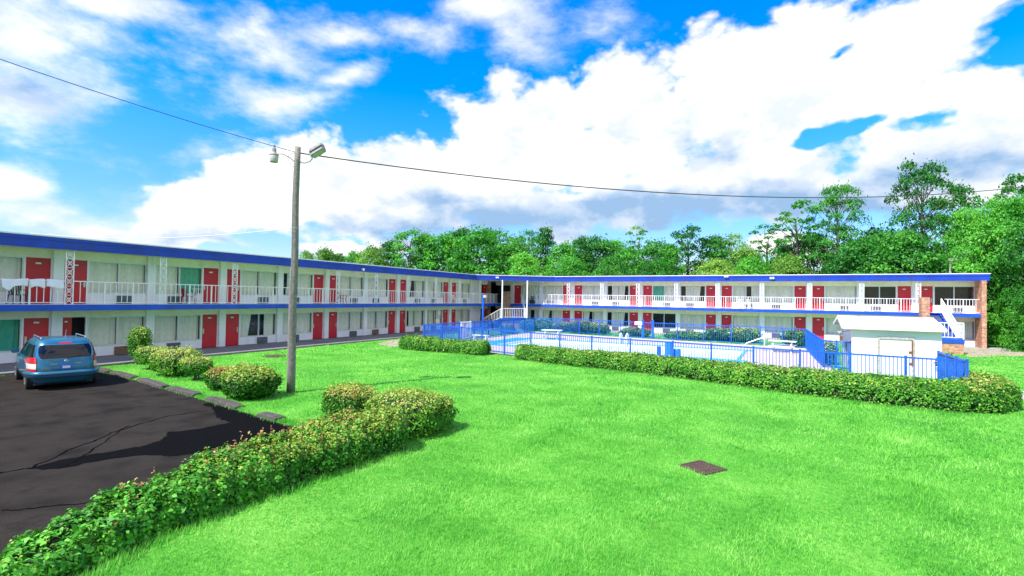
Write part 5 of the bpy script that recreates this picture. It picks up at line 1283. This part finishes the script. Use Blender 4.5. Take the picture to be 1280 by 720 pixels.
for (r0, r1, dens, hh, wd) in ((4.3,8,2600,.075,.0075),(8,13,1300,.08,.011),(13,20,520,.085,.018),(20,32,170,.09,.03),(32,62,38,.11,.06)):
    X, Y = scatter(r0, r1, dens); n_ = len(X); P = np.stack([X, Y, np.zeros(n_)], 1)
    cl = .75+.45*noise3(P, 1.1, 4)+.25*noise3(P, 3.5, 5); ln = hh*rg.uniform(.55,1.35,n_)*np.clip(cl,.45,1.5)
    a = rg.uniform(0, 6.283, n_); dv = np.stack([np.cos(a), np.sin(a), np.zeros(n_)], 1); sd = np.stack([-np.sin(a), np.cos(a), np.zeros(n_)], 1)
    b = rg.uniform(.25, 1.1, n_)[:,None]
    V = np.empty((n_,3,3)); V[:,0] = P-sd*wd/2; V[:,1] = P+sd*wd/2; V[:,2] = P+dv*ln[:,None]*b+np.array([0,0,1])*(ln*np.sqrt(np.maximum(.2,1-.55*b[:,0]**2)))[:,None]; VV.append(V.reshape(-1,3))
VV = np.concatenate(VV)
# tufts left long along the kerb and the hedge foot
gm = quads_mesh('grass', VV, [GRASS], k=3); go = bpy.data.objects.new('grass', gm); COL.objects.link(go); tag(go, 'short bright green lawn grass', 'grass', None, 'stuff')
def tufts(pts, count, hmin, hmax, spread):
    n_ = count; i = rg.integers(0, len(pts)-1, n_); t = rg.uniform(size=n_); A = np.array(pts, float); P2 = A[i]*(1-t[:,None])+A[i+1]*t[:,None]+rg.normal(size=(n_,2))*spread
    P = np.c_[P2, np.zeros(n_)]; ln = rg.uniform(hmin,hmax,n_); a = rg.uniform(0,6.283,n_); sd = np.stack([-np.sin(a),np.cos(a),0*a],1)*.006; dv = np.stack([np.cos(a),np.sin(a),0*a],1)*(ln*rg.uniform(.2,.8,n_))[:,None]
    V = np.empty((n_,3,3)); V[:,0] = P-sd; V[:,1] = P+sd; V[:,2] = P+dv+np.c_[0*ln,0*ln,ln]; return V.reshape(-1,3)
T1 = tufts([(x+.72,y) for x,y in HP], 3200, .04, .15, .08); T2 = tufts([(-26,11.0),(-22.6,10.75),(-19.4,10.3),(-17.2,10.0),(-14.2,9.55),(-12,9.2),(-9.6,9.15)], 9000, .04, .13, .10)
T3 = tufts([(x+.25,y-.75) for x,y in LHP], 4500, .04, .12, .12)
me = quads_mesh('long_grass', np.concatenate([T1,T2,T3]), [GRASS], k=3); lo = bpy.data.objects.new('long_grass', me); COL.objects.link(lo); tag(lo, 'unmown longer grass along the kerb blocks and hedge feet', 'grass', None, 'stuff')
LAB = {'lawn':('wide bright green lawn and ground','lawn'),'parking_lot':('dark asphalt car park at the lower left','car park'),'asphalt_stain':('black damp stain on the dark asphalt','stain'),'asphalt_cracks':('thin cracks across the dark asphalt','cracks'),
 'walkway':('grey concrete walkway along the long left wing','walkway'),'wing_walkway':('pale concrete walkway along the far wing','walkway'),'side_path':('strip of concrete path at the right edge','path'),'dirt_patch':('bare pinkish dirt by the end stair','dirt'),'dirt_path':('bare dirt at the left corner of the pool fence','dirt'),
 'pool_deck':('pale pinkish concrete deck round the pool','pool deck'),'pool_basin':('pale plastered inside of the swimming pool','pool'),'pool_coping':('cyan tiled edge of the swimming pool','pool edge'),'pool_water':('shallow pale water in the swimming pool','water'),'bare_soil_patch':('bare soil beside the rusty drain grate','soil'),'soil':('dark soil under the foreground hedge','soil')}
for o in scene.objects:
    k = o.name.split('.')[0]
    if o.parent is None and o.get('kind') == 'structure' and k in LAB: tag(o, *LAB[k])
    if o.name == 'soil.001': o['label'] = 'dark soil under the long clipped pool hedge'
